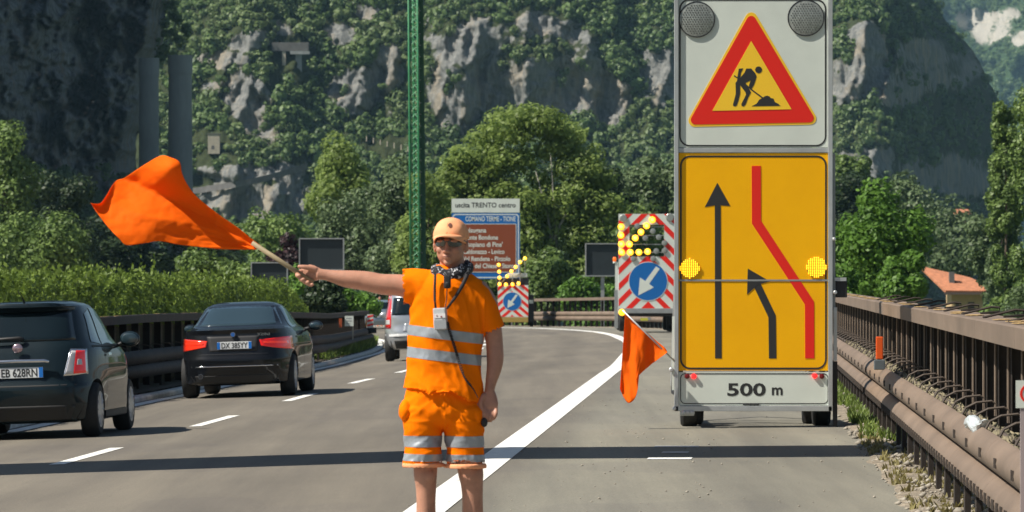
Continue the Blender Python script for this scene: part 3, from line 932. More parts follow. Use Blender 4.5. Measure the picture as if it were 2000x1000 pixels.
# ---------------------------------------------------------------- MOUNTAINS
def rock_mat(name, dark, light, warm, veg):
    m = bpy.data.materials.new(name); m.use_nodes = True
    n = m.node_tree; b = n.nodes['Principled BSDF']; b.inputs['Roughness'].default_value = .9; b.inputs['Specular IOR Level'].default_value = .15
    tc = n.nodes.new('ShaderNodeTexCoord')
    def noise(sc, det, st=(1, 1, 1), rough=.65):
        mp = n.nodes.new('ShaderNodeMapping'); mp.inputs['Scale'].default_value = st
        n.links.new(tc.outputs['Object'], mp.inputs[0])
        t = n.nodes.new('ShaderNodeTexNoise'); t.inputs['Scale'].default_value = sc; t.inputs['Detail'].default_value = det; t.inputs['Roughness'].default_value = rough
        n.links.new(mp.outputs[0], t.inputs['Vector']); return t.outputs[0]
    def ramp(src, p0, c0, p1, c1):
        r = n.nodes.new('ShaderNodeValToRGB')
        r.color_ramp.elements[0].position = p0; r.color_ramp.elements[0].color = (*c0, 1)
        r.color_ramp.elements[1].position = p1; r.color_ramp.elements[1].color = (*c1, 1)
        n.links.new(src, r.inputs[0]); return r.outputs[0]
    def mix(f, a, c):
        x = n.nodes.new('ShaderNodeMix'); x.data_type = 'RGBA'
        n.links.new(f, x.inputs[0]); n.links.new(a, x.inputs[6]); n.links.new(c, x.inputs[7]); return x.outputs[2]
    base = ramp(noise(.9, 8, (1, 1, .28)), .32, dark, .68, light)
    wm = ramp(noise(.12, 5, (1, 1, .5)), .50, (0, 0, 0), .66, (1, 1, 1))
    wc = n.nodes.new('ShaderNodeRGB'); wc.outputs[0].default_value = (*warm, 1)
    base = mix(wm, base, wc.outputs[0])
    vg = ramp(noise(.5, 5), .3, tuple(c*.5 for c in veg), .7, veg)
    at = n.nodes.new('ShaderNodeAttribute'); at.attribute_name = 'rock'
    ad = n.nodes.new('ShaderNodeMath'); ad.operation = 'ADD'
    n.links.new(at.outputs['Fac'], ad.inputs[0])
    sb = n.nodes.new('ShaderNodeMath'); sb.operation = 'MULTIPLY_ADD'; n.links.new(noise(.35, 6), sb.inputs[0]); sb.inputs[1].default_value = 1.6; sb.inputs[2].default_value = -.8
    n.links.new(sb.outputs[0], ad.inputs[1])
    f = ramp(ad.outputs[0], .40, (0, 0, 0), .56, (1, 1, 1))
    n.links.new(mix(f, vg, base), b.inputs['Base Color'])
    bp = n.nodes.new('ShaderNodeBump'); bp.inputs['Strength'].default_value = 1.0; bp.inputs['Distance'].default_value = .8
    n.links.new(noise(.8, 9, (1, 1, .35), .7), bp.inputs['Height']); n.links.new(bp.outputs[0], b.inputs['Normal'])
    return m
M_ROCK = rock_mat('limestone', (.10, .105, .105), (.29, .29, .27), (.30, .26, .20), (.055, .07, .028))
M_ROCKD = rock_mat('relief_shade_limestone', (.04, .042, .045), (.30, .30, .295), (.20, .16, .13), (.035, .05, .02))  # wide tone range paints in the shadows of the cliff's relief
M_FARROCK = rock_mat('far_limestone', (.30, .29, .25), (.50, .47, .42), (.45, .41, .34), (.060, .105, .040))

def terrain(name, PX, PY, D, rock, mt, smooth=True):
    X = (PX-1000)/F*D; Z = EYE-(PY-540)/F*D
    V = np.stack([X, D, Z], -1); nr, nc = PX.shape
    idx = np.arange(nr*nc).reshape(nr, nc)
    f = np.stack([idx[:-1, :-1], idx[1:, :-1], idx[1:, 1:], idx[:-1, 1:]], -1).reshape(-1, 4)
    me = np_mesh(name, V.reshape(-1, 3), f, mt, smooth)
    a = me.attributes.new('rock', 'FLOAT', 'POINT'); a.data.foreach_set('value', rock.ravel().astype(np.float32))
    o = link(name, me); tag(o, kind='structure')
    return V

def ell(PX, PY, lst):
    m = np.zeros_like(PX, dtype=float)
    for (cx, cy, rx, ry, wgt) in lst:
        q = ((PX-cx)/rx)**2+((PY-cy)/ry)**2
        m = np.maximum(m, wgt*np.clip(1.35-q*.85, 0, 1))
    return m

# central mountain ------------------------------------------------
ROCKS = [(1000, 175, 120, 60, 1), (1110, 160, 110, 60, 1), (1185, 190, 50, 50, 1), (930, 90, 60, 60, .9), (1030, 60, 70, 40, .6), (1120, 100, 60, 60, .7), (870, 180, 38, 85, 1), (905, 215, 40, 50, 1), (855, 60, 40, 40, .5),
         (690, 180, 55, 48, .95), (760, 130, 35, 50, .7), (655, 70, 40, 25, .6), (740, 20, 50, 20, .6), (480, 190, 52, 48, 1), (495, 245, 30, 30, .8), (525, 260, 20, 30, .7), (490, 80, 45, 22, .8), (560, 60, 30, 25, .5), (430, 120, 70, 18, .6),
         (470, 395, 95, 40, 1), (560, 400, 50, 45, .95), (600, 400, 30, 40, .8), (570, 355, 25, 15, .9), (480, 335, 110, 17, .9), (430, 170, 60, 12, .8), (1300, 150, 60, 70, .8),
         (1690, 75, 40, 30, .9), (1700, 130, 40, 50, 1), (1640, 160, 60, 50, .8), (1760, 160, 60, 50, .85), (1800, 130, 70, 60, .7), (1880, 130, 40, 50, .6), (1850, 340, 110, 45, .8), (1690, 330, 80, 50, .6), (1760, 380, 60, 40, .5)]
_gx = np.arange(100, 2060, 5.); _gy = np.arange(660, -450, -5.)
_GX, _GY = np.meshgrid(_gx, _gy)
_rk = ell(_GX, _GY, ROCKS)
_n = fbm(_GX/55., _GY/45., 4, 61)-.5
_rk = np.clip(_rk*1.22 + _n*1.5 - .14, 0, 1.15)
_slope = 1.25 - 1.25*np.clip(_rk*1.1, 0, 1)
_D = 1280 + np.cumsum(_slope*5*.145, axis=0)
_kk = np.hanning(121); _kk /= _kk.sum()
_B = np.stack([np.convolve(np.pad(r_, 60, mode='edge'), _kk, 'valid') for r_ in _D]); _D = .72*_B+.28*_D
_nx = _GX/100.; _ny = _GY/100.
_w = 14*(fbm(_nx*1.3, _ny*1.3, 3, 71)-.5)/14
_D = _D - 11*(ridged(_nx*.42+_ny*.12, _ny*.13+3, 3, 3)-.5) - 9*(ridged(_nx*1.05-_ny*.25+_w, _ny*.45, 3, 8)-.5)
_wx = 16*(fbm(_nx*4, _ny*4, 3, 81)-.5); _wy = 16*(fbm(_nx*4, _ny*4, 3, 82)-.5)
_D = _D - (4.5-3*_rk)*(ridged(_nx*2.6+_w*2, _ny*.9, 4, 112)-.5) + (2.5+5*_rk)*facets((_GX+_wx*.6+_GY*.15)/40., (_GY+_wy*.6)/115., 109) + (.8+1.8*_rk)*facets((_GX+_wx*.4+_GY*.2)/17., (_GY+_wy*.4)/48., 119) + 1.0*_rk*facets((_GX+_wx)/8., (_GY+_wy)/12., 27)
_D = _D + 250*sstep(1690, 2010, _GX)**1.1
def _bil(A, PX, PY):
    fx = np.clip((PX-_gx[0])/5., 0, len(_gx)-1.001); fy = np.clip((_gy[0]-PY)/5., 0, len(_gy)-1.001)
    ix = fx.astype(int); iy = fy.astype(int); fx = fx-ix; fy = fy-iy
    return (A[iy, ix]*(1-fx)+A[iy, ix+1]*fx)*(1-fy)+(A[iy+1, ix]*(1-fx)+A[iy+1, ix+1]*fx)*fy
def fD(PX, PY):
    return _bil(_D, np.asarray(PX, float), np.asarray(PY, float)), _bil(_rk, np.asarray(PX, float), np.asarray(PY, float))
EDGE_Y = np.array([-420, -60, 0, 60, 100, 150, 190, 240, 300, 420, 640.]); EDGE_X = np.array([1540, 1770, 1825, 1862, 1900, 1926, 1946, 1960, 1975, 1990, 2010.])
npx, npy = 560, 230
u = np.linspace(0, 1, npx); py_ = np.concatenate([np.linspace(-420, -40, 30), np.linspace(-36, 640, npy)])
U, PY = np.meshgrid(u, py_)
PXE = np.interp(PY, EDGE_Y, EDGE_X)+10*(fbm(PY/40., PY*0, 4, 2)-.5)
PX = 150+(PXE-150)*U
Dm, rk = fD(PX, PY)
Dm = Dm + 260*sstep(.955, 1.0, U)**2
CV = terrain('mountain', PX, PY, Dm, rk, M_ROCK, False)

# forest on the mountain: crowns merged into one mass per belt (reads as one wood)
def crown_template(n, seed):
    r = np.random.default_rng(seed); k = 7
    B = r.normal(size=(k, 3))*np.array([.33, .33, .22])
    pick = r.integers(0, k, n); d = r.normal(size=(n, 3)); d /= np.linalg.norm(d, axis=1)[:, None]
    pos = B[pick]+d*np.array([.48, .48, .42])*(1-.15*np.abs(r.normal(size=n)))[:, None]
    nn = d*1.2+pos*.6+np.array([0, 0, .25])
    v, f = leaves(pos, nn, np.full(n, .24), seed+3, 1.3, jit=.22)
    return v.reshape(n, 4, 3)
TMPL = [crown_template(190, 50+i) for i in range(5)]
def forest(name, pts, radii, mt, seed):
    r = np.random.default_rng(seed); out = []
    for p, q in zip(pts, radii):
        t = TMPL[r.integers(0, 5)]; a = r.random()*6.28; c, s = math.cos(a), math.sin(a)
        R = np.array([[c, -s, 0], [s, c, 0], [0, 0, 1]])
        out.append((t.reshape(-1, 3) @ R)*q*np.array([1, 1, r.uniform(.85, 1.35)])+p)
    V = np.concatenate(out)
    return tag(link(name, np_mesh(name, V, np.arange(len(V)).reshape(-1, 4), mt)), kind='stuff')
r = np.random.default_rng(77)
pts = [[], [], []]; rad = [[], [], []]
yy = -60.
while yy < 600:
    xx = 300+r.uniform(0, 14)
    while xx < 1960:
        x = xx+r.uniform(-8, 8); y = yy+r.uniform(-7, 7)
        if (528 < x < 606 and 72 < y < 152) or (392 < x < 442 and 250 < y < 318) or (708 < x < 800 and 270 < y < 300) or (365 < x < 605 and -16 < y-np.interp(x, [372, 460, 520, 600], [368, 354, 342, 318]) < 26):
            xx += 17.; continue
        xe = float(np.interp(y, EDGE_Y, EDGE_X))
        if x < xe-2 and not (x < 560 and y > 560):
            d, k = fD(np.array([x]), np.array([y])); d = float(d[0]); k = float(k[0])
            dens = vn(x/38., y/30., 31)
            if (k < .40 or (k < .8 and dens > .70)) and dens > .10 and not (1345 < x < 1590 and y < 560):
                t = (x-150)/(xe-150)
                d += 260*float(sstep(.955, 1.0, t))**2
                sz = r.uniform(1.5, 3.3)*(.75 if k > .25 else 1)
                if r.random() < .12: sz *= 1.35
                j = min(2, int(vn(x/90., y/70., 8)*2.2+r.random()*.9))
                p = P(x, y, d-.6)
                pts[j].append(np.array(p)); rad[j].append(sz)
        xx += 17.
    yy += 15.5
M_F = [leaf_mat('slope_leaf_dark', (.040, .074, .024), (.112, .180, .055), .22), leaf_mat('slope_leaf_mid', (.062, .108, .032), (.162, .240, .075), .25), leaf_mat('slope_leaf_pale', (.082, .128, .044), (.200, .265, .097), .25)]
for j in range(3): forest('mountain_wood', pts[j], rad[j], M_F[j], 90+j)

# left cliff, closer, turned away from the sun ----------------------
LY = np.array([-900, -60, 0, 60, 120, 200, 260, 300, 340, 420, 640.]); LX = np.array([345, 335, 328, 322, 300, 290, 272, 262, 268, 282, 290.])
u = np.linspace(0, 1, 150); py_ = np.concatenate([np.linspace(-1150, -20, 45), np.linspace(-15, 640, 190)])
U, PY = np.meshgrid(u, py_)
XE = np.interp(PY, LY, LX)+14*(fbm(PY/30., PY*0+2, 4, 4)-.5)
PX = -420+(XE+420)*U
nx = PX/100.; ny = PY/100.
D = 560+300*sstep(-420, 330, PX)+ (640-PY)*.02
_wx = 18*(fbm(nx*4, ny*4, 3, 81)-.5)
D = D-30*(ridged(nx*.8+1, ny*.35, 3, 21)-.5)-16*(ridged(nx*1.9, ny*.9-nx*.5, 4, 22)-.5)-6*(ridged(nx*4.5, ny*2.0, 4, 23)-.5)+26*facets((PX+_wx)/60., (PY+_wx)/75., 3)+10*facets((PX+_wx)/22., (PY-_wx)/26., 4)+3.5*facets((PX+_wx)/9., (PY-_wx)/12., 5)
D = D + 60*sstep(.93, 1, U)**2
# the overhang leans out as it rises
D = D - 10*sstep(400, 60, PY)
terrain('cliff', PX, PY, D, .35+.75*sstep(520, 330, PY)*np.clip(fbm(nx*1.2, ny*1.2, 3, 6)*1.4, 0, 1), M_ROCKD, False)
r = np.random.default_rng(5); pp = []; rr = []
for i in range(420):
    x = r.uniform(-60, 300); y = 560-230*r.random()**1.2
    if vn(x/45., y/40., 3) < .4: continue
    d = 560+300*float(sstep(-420, 330, x))-14-(560-y)*.02
    pp.append(np.array(P(x, y, d))); rr.append(r.uniform(.9, 2.2))
for (x, y) in ((330, 10), (345, 40), (322, 70), (318, 95), (335, 110), (350, 80), (312, 115), (365, 60), (338, 25), (325, 50), (345, 120)):
    pp.append(np.array(P(x, y, 900))); rr.append(1.7)
forest('cliff_wood', pp, rr, M_F[1], 99)

# far valley side through the gap -----------------------------------
PX, PY = np.meshgrid(np.linspace(1640, 2600, 150), np.linspace(-500, 640, 160))
rk = ell(PX, PY, [(1905, 40, 40, 26, 1), (1945, 50, 34, 30, 1), (1925, 65, 28, 26, 1), (1975, 30, 24, 16, .8), (1990, 75, 20, 18, .9)])
rk = np.clip(rk*(.25+1.1*ridged((PX+PY*.5)/16., (PY-PX*.3)/60., 4, 77)), 0, 1)*.8
D = 3900+(640-PY)*1.1-260*(ridged(PX/170., PY/210., 4, 41)-.5)-70*(ridged(PX/40., PY/50., 3, 42)-.5)
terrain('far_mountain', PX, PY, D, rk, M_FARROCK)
r = np.random.default_rng(15); pp = []; rr = []
for iy in range(0, 130):
    for ix in range(0, 44):
        j = int(np.clip((1760+ix*9.5+r.uniform(-4, 4)-1640)/960*149, 0, 148)); i = int(np.clip((-120+iy*4.6+r.uniform(-2, 2)+500)/1140*159, 0, 158))
        if rk[i, j] > .33 or r.random() < .25: continue
        pp.append(np.array(P(PX[i, j]+r.uniform(-3, 3), PY[i, j]+r.uniform(-3, 3), D[i, j]-1.0))); rr.append(r.uniform(2.6, 5.0))
        if len(pp) > 2600: break
forest('far_wood', pp, rr, M_F[1], 7)
# ---------------------------------------------------------------- ROAD WORKS TRAILER WITH SIGN PANELS
M_SIGNW = mat('sign_white', (.68, .73, .66), .35, var=(1.3, .07))
M_SIGNY = mat('sign_yellow', (.98, .47, .001), .5, var=(1.2, .06), spec=.2)
M_TRIY = mat('sign_yellow_light', (.98, .60, .03), .32)
M_RED = mat('sign_red', (.80, .018, .008), .35)
M_BLK = mat('sign_black', (.025, .025, .025), .5)
M_BLUE = mat('sign_blue', (.005, .13, .42), .35)
M_BROWN = mat('sign_brown', (.24, .055, .018), .4)
M_ALU = mat('aluminium', (.52, .54, .54), .42, .55, var=(3, .12))
M_ALU2 = mat('dull_aluminium', (.34, .36, .36), .5, .5, var=(3, .15))
M_RUB = mat('rubber', (.018, .018, .018), .8, var=(20, .3), bump=(40, .4, .004))
M_DARK = mat('dark_steel', (.02, .02, .022), .6)
M_RIM = mat('rim_alloy', (.45, .46, .48), .35, .8)
M_LEDY = mat('lit_amber_led', (1, .6, .02), .4, emit=((1.0, .50, .01), 1.5))
M_BULB = mat('lit_amber_bulb', (1, .6, .05), .3, emit=((1.0, .42, .01), 1.7))
M_BULBC = mat('lit_amber_core', (1, .8, .2), .3, emit=((1.0, .68, .06), 3.0))
M_LENSG = mat('grey_lens', (.30, .32, .30), .25, .2, var=(40, .3))
M_LENSD = mat('grey_lens_cell', (.09, .10, .09), .3)
M_REDL = mat('lit_red_lamp', (.9, .02, .02), .25, emit=((1.0, .02, .02), 1.2))
M_REDD = mat('dark_red_lens', (.16, .008, .01), .2)
def cloth_mat(name, col, trans):
    m = mat(name, col, .75, var=(3, .05), spec=.12)
    n = m.node_tree; b = n.nodes['Principled BSDF']; out = n.nodes['Material Output']
    tr = n.nodes.new('ShaderNodeBsdfTranslucent'); tr.inputs[0].default_value = (*col, 1)
    ms = n.nodes.new('ShaderNodeMixShader'); ms.inputs[0].default_value = trans
    n.links.new(b.outputs[0], ms.inputs[1]); n.links.new(tr.outputs[0], ms.inputs[2]); n.links.new(ms.outputs[0], out.inputs[0])
    return m
M_FLAG = cloth_mat('flag_cloth', (1.0, .17, .004), .35)

TD = 53.5; TS = F/TD
tx0 = (1470-1000)/TS
TZ = EYE-(838-540)/TS
tr = empty('sign_trailer', (tx0, TD, TZ), 'tall roadworks trailer with triangular warning sign above a yellow lane panel reading 500 m', 'trailer')
def tp(px, py): return ((px-1470)/TS, (838-py)/TS)
def tpoly(l): return [tp(*p) for p in l]
def trr(x0, x1, y0, y1, r):
    a = tp(x0, y1); b = tp(x1, y0); return rrect(a[0], b[0], a[1], b[1], r/TS)
TXT = .004
# frame
mb = MB()
for (a, b) in ((1317, 1325), (1617.5, 1626)):
    x0, z0 = tp(a, 803); x1, z1 = tp(b, -48); mb.box(x0, x1, -.03, .06, z0, z1)
mb.build('frame_post', M_ALU, tr, bevel=.004)
for (y0, y1, ya, yb) in ((289, 298, -.008, .05), (793, 803, -.030, .06), (-46, -38, -.008, .05)):
    x0, z0 = tp(1318, y1); x1, z1 = tp(1625, y0); MB().box(x0, x1, ya, yb, z0, z1).build('cross_bar', M_ALU, tr, bevel=.004)
def tplate(name, x0, x1, y0, y1, m):
    a = tp(x0, y1); b = tp(x1, y0)
    return MB().box(a[0], b[0], 0, .03, a[1], b[1]).build(name, m, tr)
up = tplate('warning_panel', 1325.5, 1617, -36, 288, M_SIGNW)
ym = tplate('lane_panel', 1325.5, 1617, 299, 546, M_SIGNY)
yl = tplate('lane_panel', 1325.5, 1617, 549, 724, M_SIGNY)
ds = tplate('distance_panel', 1325.5, 1620, 727, 792, M_SIGNW)
a = tp(1325.5, 549.3); b = tp(1618, 545.8); MB().box(a[0], b[0], -.006, .03, a[1], b[1]).build('panel_joint', M_ALU2, tr)
def border(x0, x1, y0, y1, r, t, par, m=M_BLK):
    MB().ring(trr(x0, x1, y0, y1, r), trr(x0+t, x1-t, y0+t, y1-t, r-t), -.003, .004).build('border_line', m, par)
border(1326.5, 1614, -2, 286, 20, 3.0, up); border(1328, 1615, 303.5, 721.5, 20, 3.6, ym); border(1328.5, 1618, 729, 789, 10, 1.6, ds)
# warning triangle
def tri_r(pts, r, k=6):
    out = []
    n = len(pts)
    for i in range(n):
        p = Vector(pts[i]); a = (Vector(pts[i-1])-p).normalized(); b = (Vector(pts[(i+1) % n])-p).normalized()
        ang = a.angle(b); dist = r/math.tan(ang/2); c = p+(a+b).normalized()*(r/math.sin(ang/2))
        s0 = p+a*dist; s1 = p+b*dist
        a0 = math.atan2(s0.y-c.y, s0.x-c.x); a1 = math.atan2(s1.y-c.y, s1.x-c.x)
        while a1-a0 > math.pi: a1 -= 2*math.pi
        while a1-a0 < -math.pi: a1 += 2*math.pi
        out += [(c.x+r*math.cos(a0+(a1-a0)*j/k), c.y+r*math.sin(a0+(a1-a0)*j/k)) for j in range(k+1)]
    return out
MB().plate(tpoly(tri_r([(1467, 12), (1336, 248), (1603, 243)], 12)), -.003, .004).build('triangle_edge', M_TRIY, up)
MB().plate(tpoly(tri_r([(1467, 22), (1342.5, 243.5), (1596, 239)], 9)), -.006, .0029).build('triangle', M_RED, up)
MB().plate(tpoly([(1467, 80), (1391, 216.5), (1546, 213.5)]), -.009, .0029).build('triangle_field', M_TRIY, up)
def wp(l): return tpoly([(1400+x*.13, 100+y*.13) for x, y in l])
mb = MB()
mb.plate(wp([(627+52*math.cos(i*.3927), 280+52*math.sin(i*.3927)) for i in range(16)]), -.011, .0019)
mb.plate(wp([(330, 262), (395, 258), (362, 325), (352, 400), (392, 350), (420, 316), (440, 262), (515, 260), (575, 328), (598, 382), (585, 425), (540, 470), (505, 440), (430, 478), (455, 520), (500, 590), (512, 622), (470, 700), (430, 805), (402, 832), (372, 822), (368, 795), (440, 650), (428, 615), (350, 512), (350, 640), (325, 740), (300, 815), (272, 832), (245, 822), (242, 800), (285, 640), (280, 478), (305, 440), (310, 380)]), -.011, .0019)
mb.plate(wp([(540, 470), (585, 425), (560, 500), (520, 568), (492, 560), (480, 520), (507, 440)]), -.0112, .0019)
mb.plate(wp([(262, 360), (345, 415), (512, 560), (695, 695), (680, 710), (500, 575), (335, 425), (255, 378)]), -.0114, .0019)
mb.plate(wp([(522, 828), (595, 790), (640, 725), (690, 702), (712, 680), (755, 667), (795, 682), (808, 705), (850, 712), (872, 765), (920, 788), (955, 822)]), -.011, .0019)
mb.build('worker_symbol', M_BLK, up)
# lane diagram
MB().plate(tpoly([(1396.5, 700), (1396, 401), (1376.5, 404.5), (1401, 357), (1426.5, 402.5), (1407.5, 401), (1409.5, 700)]), -.003, .0035).build('black_arrow', M_BLK, ym)
MB().plate(tpoly(stroke([(1477, 324), (1477.5, 434), (1581, 592), (1581.5, 700)], 18)), -.0035, .004).build('red_line', M_RED, ym)
MB().plate(tpoly(stroke([(1509, 700), (1508, 618), (1478, 555)], 14.5)), -.003, .0035).build('black_arrow', M_BLK, ym)
MB().plate(tpoly([(1460.5, 524.5), (1503.5, 549.5), (1480, 556), (1459, 575.5)]), -.0042, .0035).build('arrow_head', M_BLK, ym)
# amber flashing lamps: cells
for cx, cy, r in ((1347, 524, 19.5), (1594.5, 522, 20)):
    x, z = tp(cx, cy)
    lm = MB().lathe([(-.012, r/TS*.98), (-.004, r/TS)], (x, 0, z), 'y', 24).build('flashing_lamp', mat('lamp_base', (.55, .33, .01), .5), tr)
    mb = MB()
    for i in range(-5, 6):
        for j in range(-6, 7):
            if (i*3.7)**2+(j*3.15)**2 < (r-.5)**2:
                a, b = tp(cx+i*3.7, cy+j*3.15); mb.lathe([(-.018, .0030), (-.015, .0072), (-.0125, .0075)], (a, 0, b), 'y', 6)
    mb.build('led_cells', M_LEDY, lm)
# round unlit lamps at the top
for cx, cy, r in ((1361, 38, 35.5), (1574, 35, 36)):
    x, z = tp(cx, cy)
    lm = MB().lathe([(-.014, r/TS*.90), (-.011, r/TS*.95), (-.001, r/TS*.96)], (x, 0, z), 'y', 32).build('round_lamp', M_LENSG, tr, smooth='auto')
    MB().ring(circ(x, z, r/TS, 32), circ(x, z, r/TS*.955, 32), -.016, .016).build('lamp_rim', M_DARK, lm)
    mb = MB(); st = 5.2
    for i in range(-8, 9):
        for j in range(-8, 9):
            a = i*st+(j % 2)*st/2; b = j*st*.87
            if a*a+b*b < (r*.84)**2:
                qx, qz = tp(cx+a, cy+b); mb.lathe([(-.0165, .006), (-.0135, .0085)], (qx, 0, qz), 'y', 6)
    mb.build('lamp_cells', M_LENSD, lm)
text('500', 34/TS, (*[tp(1457.5, 772)[0], -.0013], tp(0, 772.5)[1]), M_BLK, tr, 'lettering', width=75/TS, bold=.0045)
text('m', 30/TS, (tp(1518, 0)[0], -.0013, tp(0, 771)[1]), M_BLK, tr, 'lettering', width=21/TS, bold=.004)
for cx, cy, m in ((1342, 735, M_REDD), (1355, 735, M_REDL), (1591, 734, M_REDL), (1605, 735, M_REDD)):
    x, z = tp(cx, cy); MB().lathe([(-.03, 2.5/TS), (-.026, 4.6/TS), (-.003, 5.3/TS)], (x, 0, z), 'y', 16).build('marker_lamp', m, tr, smooth='auto')
def wheel(mb, c, r, wd, n=28, spokes=10, side=1, rim=True):
    """tyre (mat 0) and rim (mat 1); axis x; side=+1 shows its face to +x"""
    h = wd/2
    mb.lathe([(-h, r*.66), (-h, r*.90), (-h*.72, r*.985), (0, r), (h*.72, r*.985), (h, r*.90), (h, r*.66)], c, 'x', n, 0)
    if rim:
        s = side
        mb.lathe(sorted([(s*h*.98, r*.66), (s*h*.70, r*.62), (s*h*.35, r*.60)], key=lambda q: q[0]), (c[0], c[1], c[2]), 'x', n, 2)
        mb.ring_x = None
        for k in range(spokes):
            a = 2*math.pi*k/spokes
            p0 = (c[0]+s*h*.80, c[1]+math.cos(a)*r*.12, c[2]+math.sin(a)*r*.12); p1 = (c[0]+s*h*.96, c[1]+math.cos(a)*r*.63, c[2]+math.sin(a)*r*.63)
            mb.tube([p0, p1], [r*.07, r*.05], 5, 1)
        mb.lathe(sorted([(s*h*.70, r*.17), (s*h*.98, r*.12)], key=lambda q: q[0]), c, 'x', 14, 1)
        mb.lathe(sorted([(s*h*.93, r*.68), (s*h*1.02, r*.665), (s*h*1.02, r*.60), (s*h*.80, r*.58)], key=lambda q: q[0]*s), c, 'x', n, 1)
def build_wheel(name, parent, c, r, wd, spokes=10, side=1):
    mb = MB(); wheel(mb, (0, 0, 0), r, wd, 28, spokes, side); return mb.build(name, [M_RUB, M_RIM, M_DARK], parent, smooth='auto', fixn=True, loc=c)
def simple_tyre(parent, c, r, wd):
    mb = MB(); h = wd/2
    mb.lathe([(-h, r*.3), (-h, r*.88), (-h*.75, r*.98), (0, r), (h*.75, r*.98), (h, r*.88), (h, r*.3)], (0, 0, 0), 'x', 28)
    return mb.build('wheel', M_RUB, parent, smooth='auto', loc=c)
simple_tyre(tr, (tp(1351, 0)[0], .75, .28), .28, .19); simple_tyre(tr, (tp(1612, 0)[0], .75, .28), .28, .19)
simple_tyre(tr, (tp(1366, 0)[0], 1.45, .28), .28, .19); simple_tyre(tr, (tp(1600, 0)[0], 1.45, .28), .28, .19)
# chassis, panel back frame, draw bar
mb = MB()
mb.box(-.80, -.72, .07, 2.6, .33, .43); mb.box(.72, .80, .07, 2.6, .33, .43)
for y in (.4, 1.1, 1.9, 2.55): mb.box(-.72, .72, y, y+.08, .34, .42)
mb.tube([(-.75, 2.6, .38), (0, 4.0, .38), (.75, 2.6, .38)], .045, 8)
mb.box(-.28, .18, .1, .5, .19, .26); mb.tube([(-.62, .75, .28), (.66, .75, .28)], .04, 8); mb.tube([(-.58, 1.45, .28), (.6, 1.45, .28)], .04, 8)
mb.build('chassis', M_DARK, tr)
for sx in (-.78, .76):
    MB().tube([(sx, 2.4, .43), (sx, .12, 2.6)], .035, 8).build('stay', M_ALU, tr)
    MB().box(sx-.03, sx+.03, .07, .14, .43, 4.75).build('mast_post', M_ALU2, tr)
# mudguards and side brackets
a = tp(1328, 812); b = tp(1356, 800); MB().box(a[0], b[0], -.02, .04, a[1], b[1]).build('hinge_bracket', M_ALU, tr, bevel=.01)
mb = MB()
for k in range(3):
    x, z = tp(1336+k*8, 806); mb.lathe([(-.06, .012), (-.05, .026), (-.02, .026)], (x, 0, z), 'y', 10)
mb.build('hinge_bolts', M_ALU, tr)
for (x0, x1, y0, y1) in ((1313, 1318, 618, 700), (1312.5, 1316.5, 702, 762)):
    a = tp(x0, y1); b = tp(x1, y0); MB().box(a[0], b[0], -.02, .03, a[1], b[1]).build('side_strip', M_SIGNW, tr)
for (x0, x1, y0, y1) in ((1628, 1635, 600, 705),):
    a = tp(x0, y1); b = tp(x1, y0); MB().box(a[0], b[0], .0, .05, a[1], b[1]).build('side_bracket', M_ALU, tr, bevel=.004)
for (x0, x1, y0, y1) in ((1627, 1632, 300, 600), (1627.5, 1636, 706, 836)):
    a = tp(x0, y1); b = tp(x1, y0); MB().box(a[0], b[0], .04, .10, a[1], b[1]).build('upright_and_shade_strip', M_ALU2 if y0 < 500 else M_DARK, tr)  # the lower, dark strip stands for the wheel and shadow at this edge
for (x, y, r_) in ((1629, 467, 3.5), (1631, 571, 4), (1311, 722, 4.5), (1317, 798, 4)):
    a = tp(x, y); MB().lathe([(-.05, r_/TS*.6), (-.04, r_/TS), (.02, r_/TS)], (a[0], 0, a[1]), 'y', 10).build('latch', M_ALU, tr)
a = tp(1633, 581); b = tp(1655, 549); ln = MB().box(a[0], b[0], .02, .20, a[1], b[1]).build('side_lamp', M_DARK, tr, bevel=.01)
a = tp(1630, 549); b = tp(1653, 542); MB().box(a[0], b[0], .0, .2, a[1], b[1]).build('lamp_bracket', M_ALU, ln)
a = tp(1451, 791); b = tp(1483, 788); MB().box(a[0], b[0], -.012, -.0005, a[1], b[1]).build('handle', M_DARK, tr)

# ---------------------------------------------------------------- FLAG SURFACES
def cloth(name, top, bot, Y, fold, thick, parent, loc, nu=60, nv=26, seed=1, m=None, warp=None):
    """sheet between two outlines given in picture pixels at distance Y, creased in depth"""
    def res(l, n):
        P_ = [Vector(p) for p in l]; L = [0]
        for i in range(1, len(P_)): L.append(L[-1]+(P_[i]-P_[i-1]).length)
        out = []
        for k in range(n):
            t = L[-1]*k/(n-1); j = max(0, min(len(P_)-2, np.searchsorted(L, t)-1)); f = (t-L[j])/max(1e-6, L[j+1]-L[j])
            p0 = P_[max(0, j-1)]; p1 = P_[j]; p2 = P_[j+1]; p3 = P_[min(len(P_)-1, j+2)]
            out.append(.5*((2*p1)+(p2-p0)*f+(2*p0-5*p1+4*p2-p3)*f*f+(3*p1-p0-3*p2+p3)*f**3))
        return out
    A = res(top, nu); B = res(bot, nu)
    rows = []
    for j in range(nv):
        t = j/(nv-1); r_ = []
        for i in range(nu):
            p = A[i]*(1-t)+B[i]*t; u_ = i/(nu-1)
            q = P(p.x, p.y, Y); dy = fold(u_, t, p.x, p.y)
            r_.append((q.x-loc[0], q.y+dy-loc[1], q.z-loc[2]))
        rows.append(r_)
    o = MB().grid(rows).build(name, m or M_FLAG, parent, smooth=True)
    sd = o.modifiers.new('thickness', 'SOLIDIFY'); sd.thickness = thick
    return o
